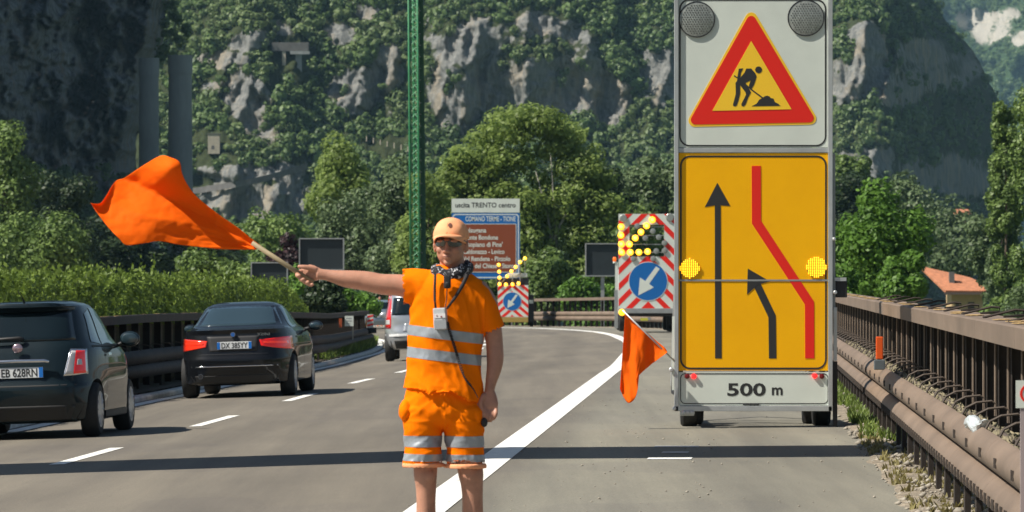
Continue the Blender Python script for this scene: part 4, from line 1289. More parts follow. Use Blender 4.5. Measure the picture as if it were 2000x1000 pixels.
# flag fixed to the trailer side
y3 = TD-.25
base3 = P(1213, 612, y3)
fl = empty('trailer_flag', tuple(P(1312, 690, y3)), 'orange cloth flag drooping from a pole on the left side of the sign trailer', 'flag')
def fold3(u_, t, x, y):
    return .06*math.sin(x*.16+t*1.2)*(.2+t) + .05*math.sin(x*.35-y*.02)*t + .05*t
cloth('cloth', [(1221, 612), (1232, 621), (1248, 637), (1263, 649), (1280, 664), (1296, 677), (1303, 686)],
      [(1211, 760), (1219, 777), (1228, 787), (1240, 778), (1246, 756), (1246, 735), (1303, 688)], y3, lambda u_, t, x, y: .045*math.sin((x+.12*y)*.13+1.2)*(.3+t)+.018*math.sin((x-.1*y)*.31)*t+.03*fbm(x/14., y/30., 3, 3), .002, fl, tuple(fl.location), 70, 40)
a = P(1318, 706, y3)-fl.location; b = P(1216, 606, y3)-fl.location
MB().tube([tuple(a), tuple(b)], .009, 8).build('pole', M_ALU, fl, smooth=True)

# ---------------------------------------------------------------- ARROW BOARD TRUCKS
def arrow_truck(d, zg, pxf, pyf, cx_local, label, lay, bulbs, offb, full=True):
    s = F/d
    X0 = (pxf(cx_local)-1000)/s
    root = empty('works_truck', (X0, d, zg), label, 'works truck')
    def q(x, y): return ((pxf(x)-1000)/s-X0, EYE-(pyf(y)-540)/s-zg)
    bx0, bz1 = q(lay['x0'], lay['y0']); bx1, bz0 = q(lay['x1'], lay['y1'])
    # board pieces around the open lamp window
    rects = []
    if lay.get('win'):
        wx0, wz1 = q(lay['win'][0], lay['win'][1]); wx1, wz0 = q(lay['win'][2], lay['win'][3])
        rects = [(bx0, bx1, wz1, bz1), (bx0, bx1, bz0, wz0), (bx0, wx0, wz0, wz1), (wx1, bx1, wz0, wz1)]
    else: rects = [(bx0, bx1, bz0, bz1)]
    board = empty('board', (0, 0, 0), None, None)
    board.parent = root
    mb = MB()
    for r_ in rects: mb.box(r_[0], r_[1], .0, .04, r_[2], r_[3])
    bd = mb.build('striped_board', M_SIGNW, root)
    bpy.data.objects.remove(board)
    c, cz = q(lay['cx'], lay['cy']); cr = lay['cr']*abs(pxf(1)-pxf(0))/s
    sl = lay['slope']; W = (bx1-bx0)
    th = lay['th']*abs(pyf(1)-pyf(0))/s; pr = lay['period']*abs(pyf(1)-pyf(0))/s
    apex = q(0, lay['apex'])[1]
    for k in range(-1, 9):
        z0 = apex+k*pr
        for sg in (-1, 1):
            poly = [(c, z0), (c+sg*W, z0-sl*W), (c+sg*W, z0-sl*W-th), (c, z0-th)]
            for r_ in rects:
                cp = clip_poly(poly if sg > 0 else poly[::-1], r_[0]+.005, r_[1]-.005, r_[2]+.003, r_[3]-.003)
                cp2 = []
                for p in cp:
                    if not cp2 or (abs(p[0]-cp2[-1][0])+abs(p[1]-cp2[-1][1])) > 1e-4: cp2.append(p)
                if len(cp2) >= 3:
                    MB().plate(cp2, -.004-(.001 if sg > 0 else 0), .0035).build('red_stripe', M_RED, bd)
    MB().lathe([(-.012, cr), (-.0055, cr)], (c, 0, cz), 'y', 40).build('blue_disc', M_BLUE, root)
    MB().ring(circ(c, cz, cr*1.03, 40), circ(c, cz, cr, 40), -.011, .006).build('disc_edge', M_SIGNW, root)
    MB().plate([(c+x*cr, cz+z*cr) for x, z in ((-.52, -.74), (-.43, .20), (-.15, .02), (.42, .79), (.61, .66), (.05, -.13), (.30, -.32))], -.016, .0035).build('white_arrow', M_SIGNW, root)
    br = lay['br']*abs(pxf(1)-pxf(0))/s
    mb = MB()
    if lay.get('win'):
        for yy in lay['bars']:
            z = q(0, yy)[1]; mb.box(bx0, bx1, .045, .07, z-.015, z+.015)
        mb.build('lamp_rail', M_ALU2, root)
    for (x, y) in bulbs:
        a_, b_ = q(x, y)
        bl_ = MB().lathe([(-.075, br*.35), (-.065, br*.75), (-.045, br), (.043, br*.9)], (a_, 0, b_), 'y', 16).build('amber_lamp', M_BULB, root, smooth='auto')
        MB().lathe([(-.085, br*.3), (-.072, br*.55)], (a_, 0, b_), 'y', 12).build('lamp_glow', M_BULBC, bl_)
    for (x, y) in offb:
        a_, b_ = q(x, y); MB().lathe([(-.055, br*.6), (-.045, br*.9), (.043, br*.85)], (a_, 0, b_), 'y', 16).build('unlit_lamp', M_LENSG, root, smooth='auto')
    return root, q, (bx0, bx1, bz0, bz1)
d1 = 176.
zg1 = EYE-(648-540)/F*d1
f1x = lambda x: 1190+x*.26
f1y = lambda y: 400+y*.26
lay1 = dict(x0=70, x1=492, y0=68, y1=778, cx=292, cy=575, cr=143, slope=1.0, th=52, period=118, apex=725, br=24, win=(152, 150, 412, 388), bars=(165, 230, 297, 357))
tk, q1, bb = arrow_truck(d1, zg1, f1x, f1y, 282, 'works truck with large striped arrow board and lit amber lamps beside the yellow panel', lay1,
    [(88, 165), (88, 230), (90, 295), (93, 357), (152, 297), (195, 250), (238, 205), (280, 158), (324, 112), (158, 357), (222, 357), (288, 352)],
    [(327, 198), (371, 243), (415, 287), (415, 345), (353, 348), (270, 250), (210, 160), (180, 405), (330, 405)])
M_TRUCKW = mat('truck_white_paint', (.62, .63, .62), .4, var=(2, .08))
for cx, cy, r_ in ((105, 102, 29), (455, 95, 31)):
    a, b = q1(cx, cy); MB().lathe([(-.05, r_*.26/F*d1*.85), (-.03, r_*.26/F*d1), (-.005, r_*.26/F*d1)], (a, 0, b), 'y', 24).build('round_lamp', M_LENSG, tk, smooth='auto')
a, b = q1(75, 815); c, e_ = q1(492, 778); MB().box(a, c, -.06, .12, b, e_-.002).build('bumper', M_ALU2, tk, bevel=.01)
W1 = bb[1]-bb[0]
MB().box(bb[0]+.10, bb[1]-.05, .15, 4.2, .55, .85).build('chassis', M_DARK, tk)
MB().box(bb[0]+.02, bb[1]-.02, .3, 4.0, .86, 1.15).build('load_bed', M_ALU2, tk, bevel=.02)
mb = MB(); mb.box(bb[0]+.02, bb[1]-.02, 4.3, 6.0, .6, 1.5); mb.box(bb[0]+.1, bb[1]-.1, 4.35, 5.7, 1.501, 2.25)
cab = mb.build('cab', M_TRUCKW, tk, bevel=.06)
for sx in (bb[0]+.15, bb[1]-.15):
    for yy in (1.0, 4.9): simple_tyre(tk, (sx, yy, .38), .38, .24)
a, b = q1(45, 640); c, e_ = q1(66, 430); MB().box(a, c, .02, .14, b, e_).build('side_post', M_SIGNW, tk, bevel=.005)
a, b = q1(40, 950); c, e_ = q1(66, 640); MB().box(a, c, .25, .40, b+.1, e_).build('ladder', M_ALU2, tk)
a, b = q1(40, 412); MB().lathe([(-.09, .05), (.03, .065), (.09, .05)], (a, .05, b), 'z', 14).build('orange_beacon', mat('beacon_orange', (.9, .15, .01), .3, emit=((1, .16, .01), .5)), tk, smooth=True)
a, b = q1(40, 432); MB().lathe([(-.03, .06), (.03, .06)], (a, .05, b), 'z', 14).build('beacon_base', M_SIGNW, tk)
a, b = q1(95, 808); MB().lathe([(-.12, .09), (-.08, .12), (-.062, .12)], (a, 0, b), 'y', 16).build('amber_lamp', M_BULB, tk)
a, b = q1(300, 855); MB().lathe([(-.05, .05), (.1, .06)], (a, 0, b), 'y', 12).build('tow_hook', M_ALU2, tk)
a, b = q1(235, 870); c, e_ = q1(290, 850); MB().box(a, c, -.02, .1, b, e_).build('number_plate', mat('yellow_reflector', (.5, .5, .05), .4), tk)

d2 = 234.
zg2 = EYE-(638-540)/F*d2
f2x = lambda x: 870+x*.28
f2y = lambda y: 380+y*.28
lay2 = dict(x0=365, x1=578, y0=632, y1=852, cx=465, cy=745, cr=63, slope=.85, th=26, period=55, apex=838, br=13)
tk2, q2, bb2 = arrow_truck(d2, zg2, f2x, f2y, 480, 'small works truck far away with a blue arrow disc, just right of the worker\'s shoulder', lay2,
    [(372, 490), (375, 538), (377, 580), (378, 625), (422, 627), (468, 627), (510, 620), (430, 570), (460, 535), (490, 505), (520, 472), (555, 445)], [])
a, b = q2(355, 640); c, e_ = q2(580, 582); MB().box(a, c, .1, 1.8, b, e_).build('rear_window', M_DARK, tk2, bevel=.03)
a, b = q2(430, 578); c, e_ = q2(572, 548); MB().box(a, c, .12, 1.7, b, e_).build('roof_locker', M_SIGNW, tk2, bevel=.03)
a, b = q2(365, 890); c, e_ = q2(576, 856); MB().box(a, c, -.03, .1, b, e_).build('bumper', mat('ochre_bumper', (.35, .25, .06), .6), tk2)
a, b = q2(575, 920); c, e_ = q2(618, 700); MB().box(a, c, .3, 4.0, b+.2, e_).build('truck_side', M_DARK, tk2, bevel=.04)
a, b = q2(585, 760); c, e_ = q2(612, 735); MB().box(a, c, .25, .29, b, e_).build('side_marker', M_SIGNW, tk2)
a, b = q2(372, 925); c, e_ = q2(612, 892); MB().box(a+.05, c-.1, .3, 3.5, b+.25, e_).build('chassis', M_DARK, tk2)
for xx in (395, 600):
    a, b = q2(xx, 0); simple_tyre(tk2, (a, .8, .3), .3, .2)
mb = MB()
for (x, y0, y1) in ((378, 640, 480), (468, 640, 560), (520, 640, 465), (555, 560, 440)):
    a, b = q2(x, y0); c, e_ = q2(x, y1); mb.tube([(a, .04, b), (c, .04, e_)], .02, 6)
a, b = q2(378, 627); c, e_ = q2(555, 445); mb.tube([(a, .04, b), (c, .04, e_)], .02, 6)
mb.build('lamp_frame', M_ALU2, tk2)
# ---------------------------------------------------------------- CARS
def paint(name, col, rough=.18, coat=1.0, metal=0.0):
    return mat(name, col, .5, metal, coat=coat*.75, spec=.08)
M_PNAVY = paint('dark_petrol_paint', (.006, .014, .018), .22)
M_PBLK = paint('black_paint', (.006, .007, .009), .20)
M_PSILV = mat('silver_paint', (.52, .54, .56), .28, .55, coat=.8)
M_PBLUE = mat('pale_blue_paint', (.25, .32, .38), .3, .4, coat=.8)
M_GLASS = mat('tinted_glass', (.006, .012, .015), .06, spec=.5)
M_GLASSL = mat('side_glass', (.025, .045, .055), .05, spec=.9, coat=.5)
M_CHR = mat('chrome', (.75, .76, .78), .12, .95)
M_PLAST = mat('black_plastic', (.02, .02, .02), .6)
M_PLATE = mat('plate_white', (.74, .76, .76), .45)
M_PBL = mat('plate_blue', (.01, .16, .55), .4)
M_TAIL = mat('red_tail_lens', (.62, .008, .006), .12, coat=1, emit=((1, .02, .01), .12))
M_TAILL = mat('lit_red_tail_lens', (.8, .03, .01), .15, coat=1, emit=((1, .06, .02), .22))
M_TAILW = mat('clear_tail_lens', (.62, .60, .60), .12, coat=1)
M_SEAT = mat('seat_cloth', (.06, .07, .08), .9)

class Car:
    """body lofted upwards: rows are (z, half width, rear y, front y, exponent)"""
    def __init__(self, rows): self.R = np.array(rows, float)
    def at(self, z): return [np.interp(z, self.R[:, 0], self.R[:, k]) for k in range(1, 5)]
    def rear(self, x, z):
        w_, r_, f_, n_ = self.at(z); q = min(.999, abs(x)/w_); return (r_+f_)/2-(f_-r_)/2*(1-q**n_)**(1/n_)
    def side(self, y, z):
        w_, r_, f_, n_ = self.at(z); q = min(.999, abs(y-(r_+f_)/2)/((f_-r_)/2)); return w_*(1-q**n_)**(1/n_)
    def body(self, name, m, parent, wheels, wr, n=88, sub=3):
        Z = []
        for i in range(len(self.R)-1):
            for t in range(sub): Z.append(self.R[i, 0]+(self.R[i+1, 0]-self.R[i, 0])*t/sub)
        Z.append(self.R[-1, 0])
        vs = []; fs = []
        for z in Z:
            w_, r_, f_, n_ = self.at(z)
            for k in range(n):
                t = 2*math.pi*k/n; c, s = math.cos(t), math.sin(t)
                vs.append((w_*math.copysign(abs(c)**(2/n_), c), (r_+f_)/2+(f_-r_)/2*math.copysign(abs(s)**(2/n_), s), z))
        for i in range(len(Z)-1):
            for k in range(n):
                k2 = (k+1) % n; fs.append((i*n+k, i*n+k2, (i+1)*n+k2, (i+1)*n+k))
        fs.append(tuple(range(n-1, -1, -1))); fs.append(tuple(range((len(Z)-1)*n, len(Z)*n)))
        me_ = MB().add(vs, fs).mesh(name, [m, M_DARK], smooth=True)
        o = link(name, me_, parent)
        # wheel arches
        mb = MB()
        for (x, y, z) in wheels:
            mb.lathe([(-.17, wr), (.25, wr)] if x > 0 else [(-.25, wr), (.17, wr)], (x, y, z), 'x', 32)
        cu = mb.build('cutter', M_DARK)
        bo = o.modifiers.new('b', 'BOOLEAN'); bo.object = cu; bo.operation = 'DIFFERENCE'; bo.solver = 'EXACT'
        dg = bpy.context.evaluated_depsgraph_get(); dg.update()
        nm = bpy.data.meshes.new_from_object(o.evaluated_get(dg))
        o.modifiers.clear(); o.data = nm; nm.name = name
        bpy.data.objects.remove(cu)
        nm.set_sharp_from_angle(angle=math.radians(50))
        return o
    def rpatch(self, name, quad, m, parent, off=.006, th=.006, nu=14, nv=8):
        """patch on the rear face; quad = bottom-left, bottom-right, top-right, top-left in (x,z)"""
        a, b, c, d = quad; rows = []
        for j in range(nv+1):
            t = j/nv; r_ = []
            for i in range(nu+1):
                u_ = i/nu
                x = (a[0]*(1-u_)+b[0]*u_)*(1-t)+(d[0]*(1-u_)+c[0]*u_)*t; z = (a[1]*(1-u_)+b[1]*u_)*(1-t)+(d[1]*(1-u_)+c[1]*u_)*t
                r_.append((x, self.rear(x, z)-off, z))
            rows.append(r_)
        o = MB().grid(rows).build(name, m, parent, smooth=True)
        sd = o.modifiers.new('t', 'SOLIDIFY'); sd.thickness = th; sd.offset = -1 if True else 1
        return o
    def spatch(self, name, quad, m, parent, sg=1, off=.006, th=.005, nu=12, nv=8):
        a, b, c, d = quad; rows = []
        for j in range(nv+1):
            t = j/nv; r_ = []
            for i in range(nu+1):
                u_ = i/nu
                y = (a[0]*(1-u_)+b[0]*u_)*(1-t)+(d[0]*(1-u_)+c[0]*u_)*t; z = (a[1]*(1-u_)+b[1]*u_)*(1-t)+(d[1]*(1-u_)+c[1]*u_)*t
                r_.append((sg*(self.side(y, z)+off), y, z))
            rows.append(r_)
        if sg < 0: rows = [r_[::-1] for r_ in rows]
        o = MB().grid(rows).build(name, m, parent, smooth=True)
        return o
def plate(parent, c, x0, z0, wd, hg, y, s, blue='right', ang=0.0):
    p = MB().box(x0-wd/2, x0+wd/2, y-.012, y, z0, z0+hg).build('number_plate', M_PLATE, parent, bevel=.003)
    bw = wd*.085
    for sg in (-1, 1):
        xa = x0+sg*(wd/2-bw/2); MB().box(xa-bw/2, xa+bw/2, y-.0145, y-.0122, z0+.003, z0+hg-.003).build('blue_band', M_PBL, p)
    text(s, hg*1.05, (x0, y-.0135, z0+hg*.14), M_BLK, p, 'lettering', width=wd*.76, bold=.0018)
    return p
def place_car(root, X, Y, zf=None, heading=0.0):
    """rear axle ground point; sits on the cambered road"""
    k = float(KL(Y)); root.location = (X, Y, float(RZ(X, Y)))
    root.rotation_euler = (0, -math.atan(k), heading)

# ---- small hatchback (left edge)
hb = empty('hatchback_car', (0, 0, 0), 'small rounded dark petrol hatchback cut by the left edge of the picture', 'car')
c1 = Car([(.17, .74, .20, 3.40, 5), (.20, .80, .10, 3.46, 5), (.34, .815, .03, 3.53, 4.8), (.47, .815, .0, 3.55, 4.4), (.56, .82, .0, 3.55, 4.2), (.60, .822, .035, 3.54, 4.2), (.75, .82, .085, 3.48, 4.2), (.88, .81, .13, 3.32, 4.2), (.94, .795, .155, 3.1, 4.2),
          (.99, .77, .18, 2.85, 4.2), (1.06, .735, .225, 2.62, 4), (1.15, .705, .285, 2.46, 4), (1.25, .672, .355, 2.30, 4), (1.35, .632, .43, 2.12, 3.8), (1.405, .605, .475, 2.0, 3.6), (1.425, .59, .42, 1.95, 3.4), (1.45, .55, .47, 1.86, 3.2), (1.475, .47, .62, 1.7, 3), (1.488, .34, .85, 1.5, 2.6), (1.492, .12, 1.1, 1.3, 2)])
wh = [(.715, .62, .295), (-.715, .62, .295), (.715, 2.92, .295), (-.715, 2.92, .295)]
c1.body('body', M_PNAVY, hb, wh, .335)
for x, y, z in wh: build_wheel('wheel', hb, (x, y, z), .295, .19, 12, 1 if x > 0 else -1)
c1.rpatch('rear_window', [(-.60, 1.06), (.60, 1.06), (.525, 1.385), (-.525, 1.385)], M_GLASS, hb, .008)
c1.rpatch('bumper_crease', [(-.72, .57), (.72, .57), (.72, .585), (-.72, .585)], M_PLAST, hb, .003, .003, nv=2)
c1.rpatch('lower_bumper', [(-.62, .20), (.62, .20), (.70, .36), (-.70, .36)], M_PLAST, hb, .004, .004)
c1.rpatch('spoiler', [(-.56, 1.395), (.56, 1.395), (.55, 1.43), (-.55, 1.43)], M_PNAVY, hb, .055, .05)
c1.rpatch('brake_light', [(-.16, 1.378), (.16, 1.378), (.16, 1.392), (-.16, 1.392)], M_REDD, hb, .014, .01, nv=2)
for sg in (1, -1):
    def Q(l): return [(sg*x, z) for x, z in (l if sg > 0 else (l[1], l[0], l[3], l[2]))]
    tl = c1.rpatch('tail_lamp', Q([(.495, .675), (.725, .685), (.708, .955), (.560, .965)]), M_CHR, hb, .010, .01)
    c1.rpatch('clear_lens', Q([(.515, .695), (.595, .695), (.612, .94), (.572, .945)]), M_TAILW, tl, .022, .01)
    c1.rpatch('red_lens', Q([(.598, .695), (.71, .70), (.695, .94), (.617, .945)]), M_TAIL, tl, .024, .012)
    c1.rpatch('white_lens', Q([(.63, .79), (.675, .79), (.67, .85), (.635, .85)]), M_TAILW, tl, .033, .008)
plate(hb, c1, .02, .665, .52, .115, .05, 'EB 628RN')
bar = MB().tube([(-.34, .045, .835), (-.3, .035, .845), (.0, .028, .848), (.3, .035, .845), (.345, .05, .832)], .020, 8).build('chrome_handle', M_CHR, hb, smooth=True)
MB().ellipsoid((0, .10, .985), (.058, .02, .052), 18, 9).build('round_badge', mat('badge_red_chrome', (.55, .40, .44), .2, .8), hb, smooth=True)
MB().tube([(-.36, .16, 1.085), (.0, .165, 1.095), (.05, .19, 1.08)], [.012, .02, .022], 8).build('wiper', M_PLAST, hb, smooth=True)
MB().tube([(.0, .62, 1.475), (.0, .50, 1.54), (.0, .25, 1.60)], [.012, .006, .004], 6).build('aerial', M_PLAST, hb)
for sg in (1, -1):
    wn = c1.spatch('side_window', [(1.12, .99), (2.22, .99), (1.62, 1.385), (1.20, 1.40)], M_GLASSL, hb, sg, .007)
    c1.spatch('quarter_window', [(.66, 1.03), (1.06, 1.0), (1.10, 1.385), (.82, 1.34)], M_GLASSL, hb, sg, .007)
    c1.spatch('window_trim', [(.62, .975), (2.30, .965), (2.28, .985), (.62, .995)], M_PLAST, hb, sg, .009)
    c1.spatch('door_gap', [(1.105, .33), (1.113, .33), (1.113, .98), (1.105, .98)], M_DARK, hb, sg, .0025, nu=1)
    c1.spatch('door_handle', [(1.18, .87), (1.36, .87), (1.36, .90), (1.18, .90)], M_CHR, hb, sg, .03)
    c1.spatch('side_skirt', [(.98, .19), (2.56, .19), (2.56, .27), (.98, .27)], M_PLAST, hb, sg, .012)
    mr = MB().ellipsoid((sg*.93, 2.16, 1.035), (.115, .06, .085), 16, 10).build('door_mirror', M_PNAVY, hb, smooth=True)
    MB().ellipsoid((sg*.935, 2.113, 1.035), (.095, .02, .068), 16, 8).build('mirror_glass', M_GLASSL, mr, smooth=True)
    MB().tube([(sg*.76, 2.2, .96), (sg*.86, 2.17, 1.0)], .022, 8).build('mirror_arm', M_PLAST, mr, smooth=True)
h0 = hit(182, 849)
hd = math.radians(-4.0)
HX = (40-1000)/F*54.4
hb.scale = (1.035, 1.03, 1.045)
place_car(hb, (37-1000)/F*55.6, 55.6, heading=hd)

# ---- black saloon
sa = empty('saloon_car', (0, 0, 0), 'black four door saloon with red tail lights, ahead of the small hatchback', 'car')
c2 = Car([(.19, .80, .20, 4.36, 5), (.23, .855, .10, 4.42, 5), (.38, .87, .03, 4.50, 4.8), (.50, .87, .0, 4.53, 4.6), (.58, .875, .0, 4.53, 4.6), (.64, .875, .025, 4.50, 4.6), (.78, .875, .06, 4.40, 4.6), (.90, .86, .085, 4.22, 4.6), (.96, .84, .10, 3.85, 4.6), (1.00, .815, .09, 3.50, 4.6),
          (1.025, .80, .085, 3.3, 4.6), (1.035, .78, .30, 3.2, 4.4), (1.06, .75, .55, 3.10, 4.2), (1.12, .71, .74, 2.98, 4), (1.20, .67, .92, 2.80, 4), (1.30, .615, 1.13, 2.57, 3.8), (1.37, .56, 1.30, 2.38, 3.6), (1.41, .48, 1.48, 2.2, 3.2), (1.432, .36, 1.7, 2.05, 2.8), (1.438, .12, 1.8, 1.95, 2)])
wh = [(.745, .80, .32), (-.745, .80, .32), (.745, 3.56, .32), (-.745, 3.56, .32)]
c2.body('body', M_PBLK, sa, wh, .365)
for x, y, z in wh: build_wheel('wheel', sa, (x, y, z), .32, .22, 14, 1 if x > 0 else -1)
rw = c2.rpatch('rear_window', [(-.66, 1.085), (.66, 1.085), (.50, 1.375), (-.50, 1.375)], M_GLASSL, sa, .008)
c2.rpatch('bumper_line', [(-.66, .47), (.66, .47), (.66, .482), (-.66, .482)], M_CHR, sa, .004, .003, nv=2)
c2.rpatch('lower_bumper', [(-.60, .21), (.60, .21), (.68, .34), (-.68, .34)], M_PLAST, sa, .004, .004)
c2.rpatch('boot_gap', [(-.52, .655), (.52, .655), (.52, .662), (-.52, .662)], M_DARK, sa, .003, .002, nv=2)
c2.rpatch('plate_recess', [(-.36, .70), (.36, .70), (.40, .93), (-.40, .93)], M_DARK, sa, .002, .002)
for sg in (1, -1):
    def Q(l): return [(sg*x, z) for x, z in (l if sg > 0 else (l[1], l[0], l[3], l[2]))]
    tl = c2.rpatch('tail_lamp', Q([(.42, .775), (.845, .705), (.825, .905), (.395, .865)]), M_TAIL if sg > 0 else M_TAILL, sa, .012, .012, nu=18)
    c2.rpatch('lamp_stripe', Q([(.46, .815), (.80, .80), (.79, .835), (.45, .835)]), M_TAILL, tl, .022, .008)
plate(sa, c2, .02, .735, .52, .11, .035, 'DX 385YY')
# round emblem in two tones and small chrome model lettering
eb = MB().lathe([(.050, .040), (.075, .044)], (0, 0, .952), 'y', 20).build('round_badge', M_CHR, sa)
MB().lathe([(.045, .030), (.0495, .030)], (0, 0, .952), 'y', 16).build('badge_centre', mat('badge_blue', (.03, .12, .4), .3), eb)
text('320d', .052, (.46, .062, .930), M_CHR, sa, 'lettering', width=.19, bold=.001)
MB().lathe([(-.02, .040), (.12, .042)], (-.50, 0, .335), 'y', 18).build('exhaust_pipe', M_CHR, sa)
MB().lathe([(-.022, .031), (-.0205, .031)], (-.50, 0, .335), 'y', 18).build('exhaust_bore', M_DARK, sa)
for sg in (1, -1):
    c2.spatch('rear_side_window', [(1.15, 1.035), (2.02, 1.03), (1.98, 1.36), (1.45, 1.345)], M_GLASSL, sa, sg, .007)
    c2.spatch('front_side_window', [(2.08, 1.03), (3.02, 1.015), (2.42, 1.345), (2.04, 1.36)], M_GLASSL, sa, sg, .007)
    c2.spatch('door_gap', [(2.045, .30), (2.053, .30), (2.053, 1.03), (2.045, 1.03)], M_DARK, sa, sg, .0025, nu=1)
    c2.spatch('door_handle', [(1.18, .88), (1.38, .88), (1.38, .91), (1.18, .91)], M_PBLK, sa, sg, .03)
    c2.spatch('door_handle', [(2.15, .87), (2.35, .87), (2.35, .90), (2.15, .90)], M_PBLK, sa, sg, .03)
    mr = MB().ellipsoid((sg*.98, 2.92, 1.03), (.115, .07, .075), 16, 10).build('door_mirror', M_PBLK, sa, smooth=True)
    MB().ellipsoid((sg*.985, 2.862, 1.03), (.09, .02, .056), 16, 8).build('mirror_glass', M_GLASSL, mr, smooth=True)
    MB().tube([(sg*.80, 2.95, .98), (sg*.90, 2.93, 1.0)], .025, 8).build('mirror_arm', M_PLAST, mr, smooth=True)
SY = 74.3
place_car(sa, (458-1000)/F*SY, SY, heading=math.radians(-3.2))

# ---- silver off-roader, half hidden by the worker
sv = empty('silver_car', (0, 0, 0), 'silver off-road car with tall red tail lamps, half hidden behind the worker', 'car')
c3 = Car([(.28, .78, .15, 4.3, 5), (.40, .86, .05, 4.4, 5), (.55, .885, .0, 4.45, 5), (.70, .89, .01, 4.45, 5), (.85, .89, .05, 4.4, 5), (1.0, .88, .06, 4.3, 5), (1.06, .865, .07, 3.6, 5), (1.12, .845, .08, 3.25, 5), (1.3, .79, .16, 2.95, 4.8), (1.5, .735, .26, 2.6, 4.6), (1.60, .70, .33, 2.4, 4.2), (1.64, .62, .45, 2.2, 4), (1.66, .4, .8, 2.0, 3)])
wh = [(.77, .75, .33), (-.77, .75, .33), (.77, 3.4, .33), (-.77, 3.4, .33)]
c3.body('body', M_PSILV, sv, wh, .38)
for x, y, z in wh: build_wheel('wheel', sv, (x, y, z), .33, .22, 8, 1 if x > 0 else -1)
c3.rpatch('rear_window', [(-.66, 1.12), (.66, 1.12), (.60, 1.54), (-.60, 1.54)], M_GLASS, sv, .01)
c3.rpatch('lower_bumper', [(-.80, .30), (.80, .30), (.84, .50), (-.84, .50)], M_PLAST, sv, .008, .006)
c3.rpatch('bumper_top', [(-.86, .60), (.86, .60), (.86, .66), (-.86, .66)], mat('white_plastic', (.75, .76, .76), .35), sv, .03, .03)
c3.rpatch('emblem_recess', [(-.16, .93), (.16, .93), (.2, 1.05), (-.2, 1.05)], M_CHR, sv, .012, .01)
c3.rpatch('plate_recess', [(-.40, .72), (.40, .72), (.36, .90), (-.36, .90)], M_PSILV, sv, .012, .01)
for sg in (1, -1):
    def Q(l): return [(sg*x, z) for x, z in (l if sg > 0 else (l[1], l[0], l[3], l[2]))]
    tl = c3.rpatch('tail_lamp', Q([(.70, .80), (.875, .80), (.74, 1.60), (.655, 1.60)]), M_TAIL, sv, .015, .012)
    c3.rpatch('clear_lens', Q([(.72, .90), (.85, .90), (.83, 1.01), (.715, 1.01)]), M_TAILW, tl, .028, .01)
    c3.rpatch('clear_lens', Q([(.675, 1.52), (.75, 1.52), (.735, 1.585), (.665, 1.585)]), M_TAILW, tl, .028, .01)
    c3.spatch('side_window', [(.75, 1.13), (2.9, 1.10), (2.35, 1.52), (.90, 1.54)], M_GLASSL, sv, sg, .007)
    MB().tube([(sg*.66, .6, 1.66), (sg*.66, .7, 1.70), (sg*.66, 2.0, 1.70), (sg*.66, 2.1, 1.66)], .018, 6).build('roof_rail', M_CHR, sv)
    MB().ellipsoid((sg*.98, 2.95, 1.12), (.11, .07, .08), 14, 8).build('door_mirror', M_PSILV, sv, smooth=True)
CY = 119.5
place_car(sv, (822-1000)/F*CY, CY, heading=math.radians(-1.2))

# ---- far hatchback
fc = empty('far_car', (0, 0, 0), 'pale blue grey car far away at the end of the median barrier', 'car')
c4 = Car([(.2, .74, .12, 3.7, 5), (.4, .82, .0, 3.8, 5), (.7, .83, .03, 3.75, 4.6), (.9, .82, .07, 3.5, 4.6), (.98, .80, .10, 2.9, 4.4), (1.2, .71, .25, 2.5, 4.2), (1.36, .64, .40, 2.2, 4), (1.44, .52, .6, 1.9, 3), (1.46, .25, .9, 1.6, 2)])
wh = [(.74, .65, .29), (-.74, .65, .29), (.74, 3.1, .29), (-.74, 3.1, .29)]
c4.body('body', M_PBLUE, fc, wh, .33)
for x, y, z in wh: build_wheel('wheel', fc, (x, y, z), .29, .18, 8, 1 if x > 0 else -1)
c4.rpatch('rear_window', [(-.62, 1.0), (.62, 1.0), (.56, 1.34), (-.56, 1.34)], M_GLASS, fc, .01)
for sg in (1, -1):
    def Q(l): return [(sg*x, z) for x, z in (l if sg > 0 else (l[1], l[0], l[3], l[2]))]
    c4.rpatch('tail_lamp', Q([(.62, .72), (.79, .72), (.76, .98), (.65, .98)]), M_TAIL, fc, .012, .01)
    c4.spatch('side_window', [(.8, 1.0), (2.6, .99), (2.1, 1.32), (.95, 1.34)], M_GLASSL, fc, sg, .007)
plate(fc, c4, 0, .6, .52, .11, .0, 'AV 417KC')
p = hit(742, 643)
fc.location = tuple(p); fc.rotation_euler = (0, -.05, math.radians(4)); 
# ---------------------------------------------------------------- PEOPLE
MD = 24.77
MS = F/MD
M_SKIN = mat('skin', (.47, .235, .155), .5, var=(11, .17), bump=(140, .25, .002), spec=.4)
M_SKIN.node_tree.nodes['Principled BSDF'].inputs['Subsurface Weight'].default_value = .12
M_SKIN.node_tree.nodes['Principled BSDF'].inputs['Subsurface Radius'].default_value = (.012, .005, .003)
M_ORANGE = mat('hi_vis_orange_cloth', (1.0, .195, .001), .85, var=(3, .04), bump=(260, .25, .002), spec=.05)
M_ORANGE2 = mat('faded_orange_cloth', (.95, .40, .20), .85, var=(12, .10), bump=(220, .25, .002), spec=.15)
M_TAPE = mat('reflective_tape', (.33, .36, .39), .42, .25, var=(18, .12), bump=(60, .25, .002))
M_CAPM = mat('cap_cloth', (.92, .42, .21), .85, var=(9, .10), bump=(150, .25, .002), spec=.15)
M_SHADE = mat('sunglass_lens', (.012, .012, .014), .08, spec=.8, coat=1)
M_WOOD = mat('wooden_pole', (.30, .24, .14), .7, var=(9, .25), bump=(30, .3, .002), stretch=(.2, 1, 1))
M_BOOT = mat('work_boot', (.05, .04, .035), .8)
M_STRAP = mat('black_strap', (.02, .018, .02), .8)
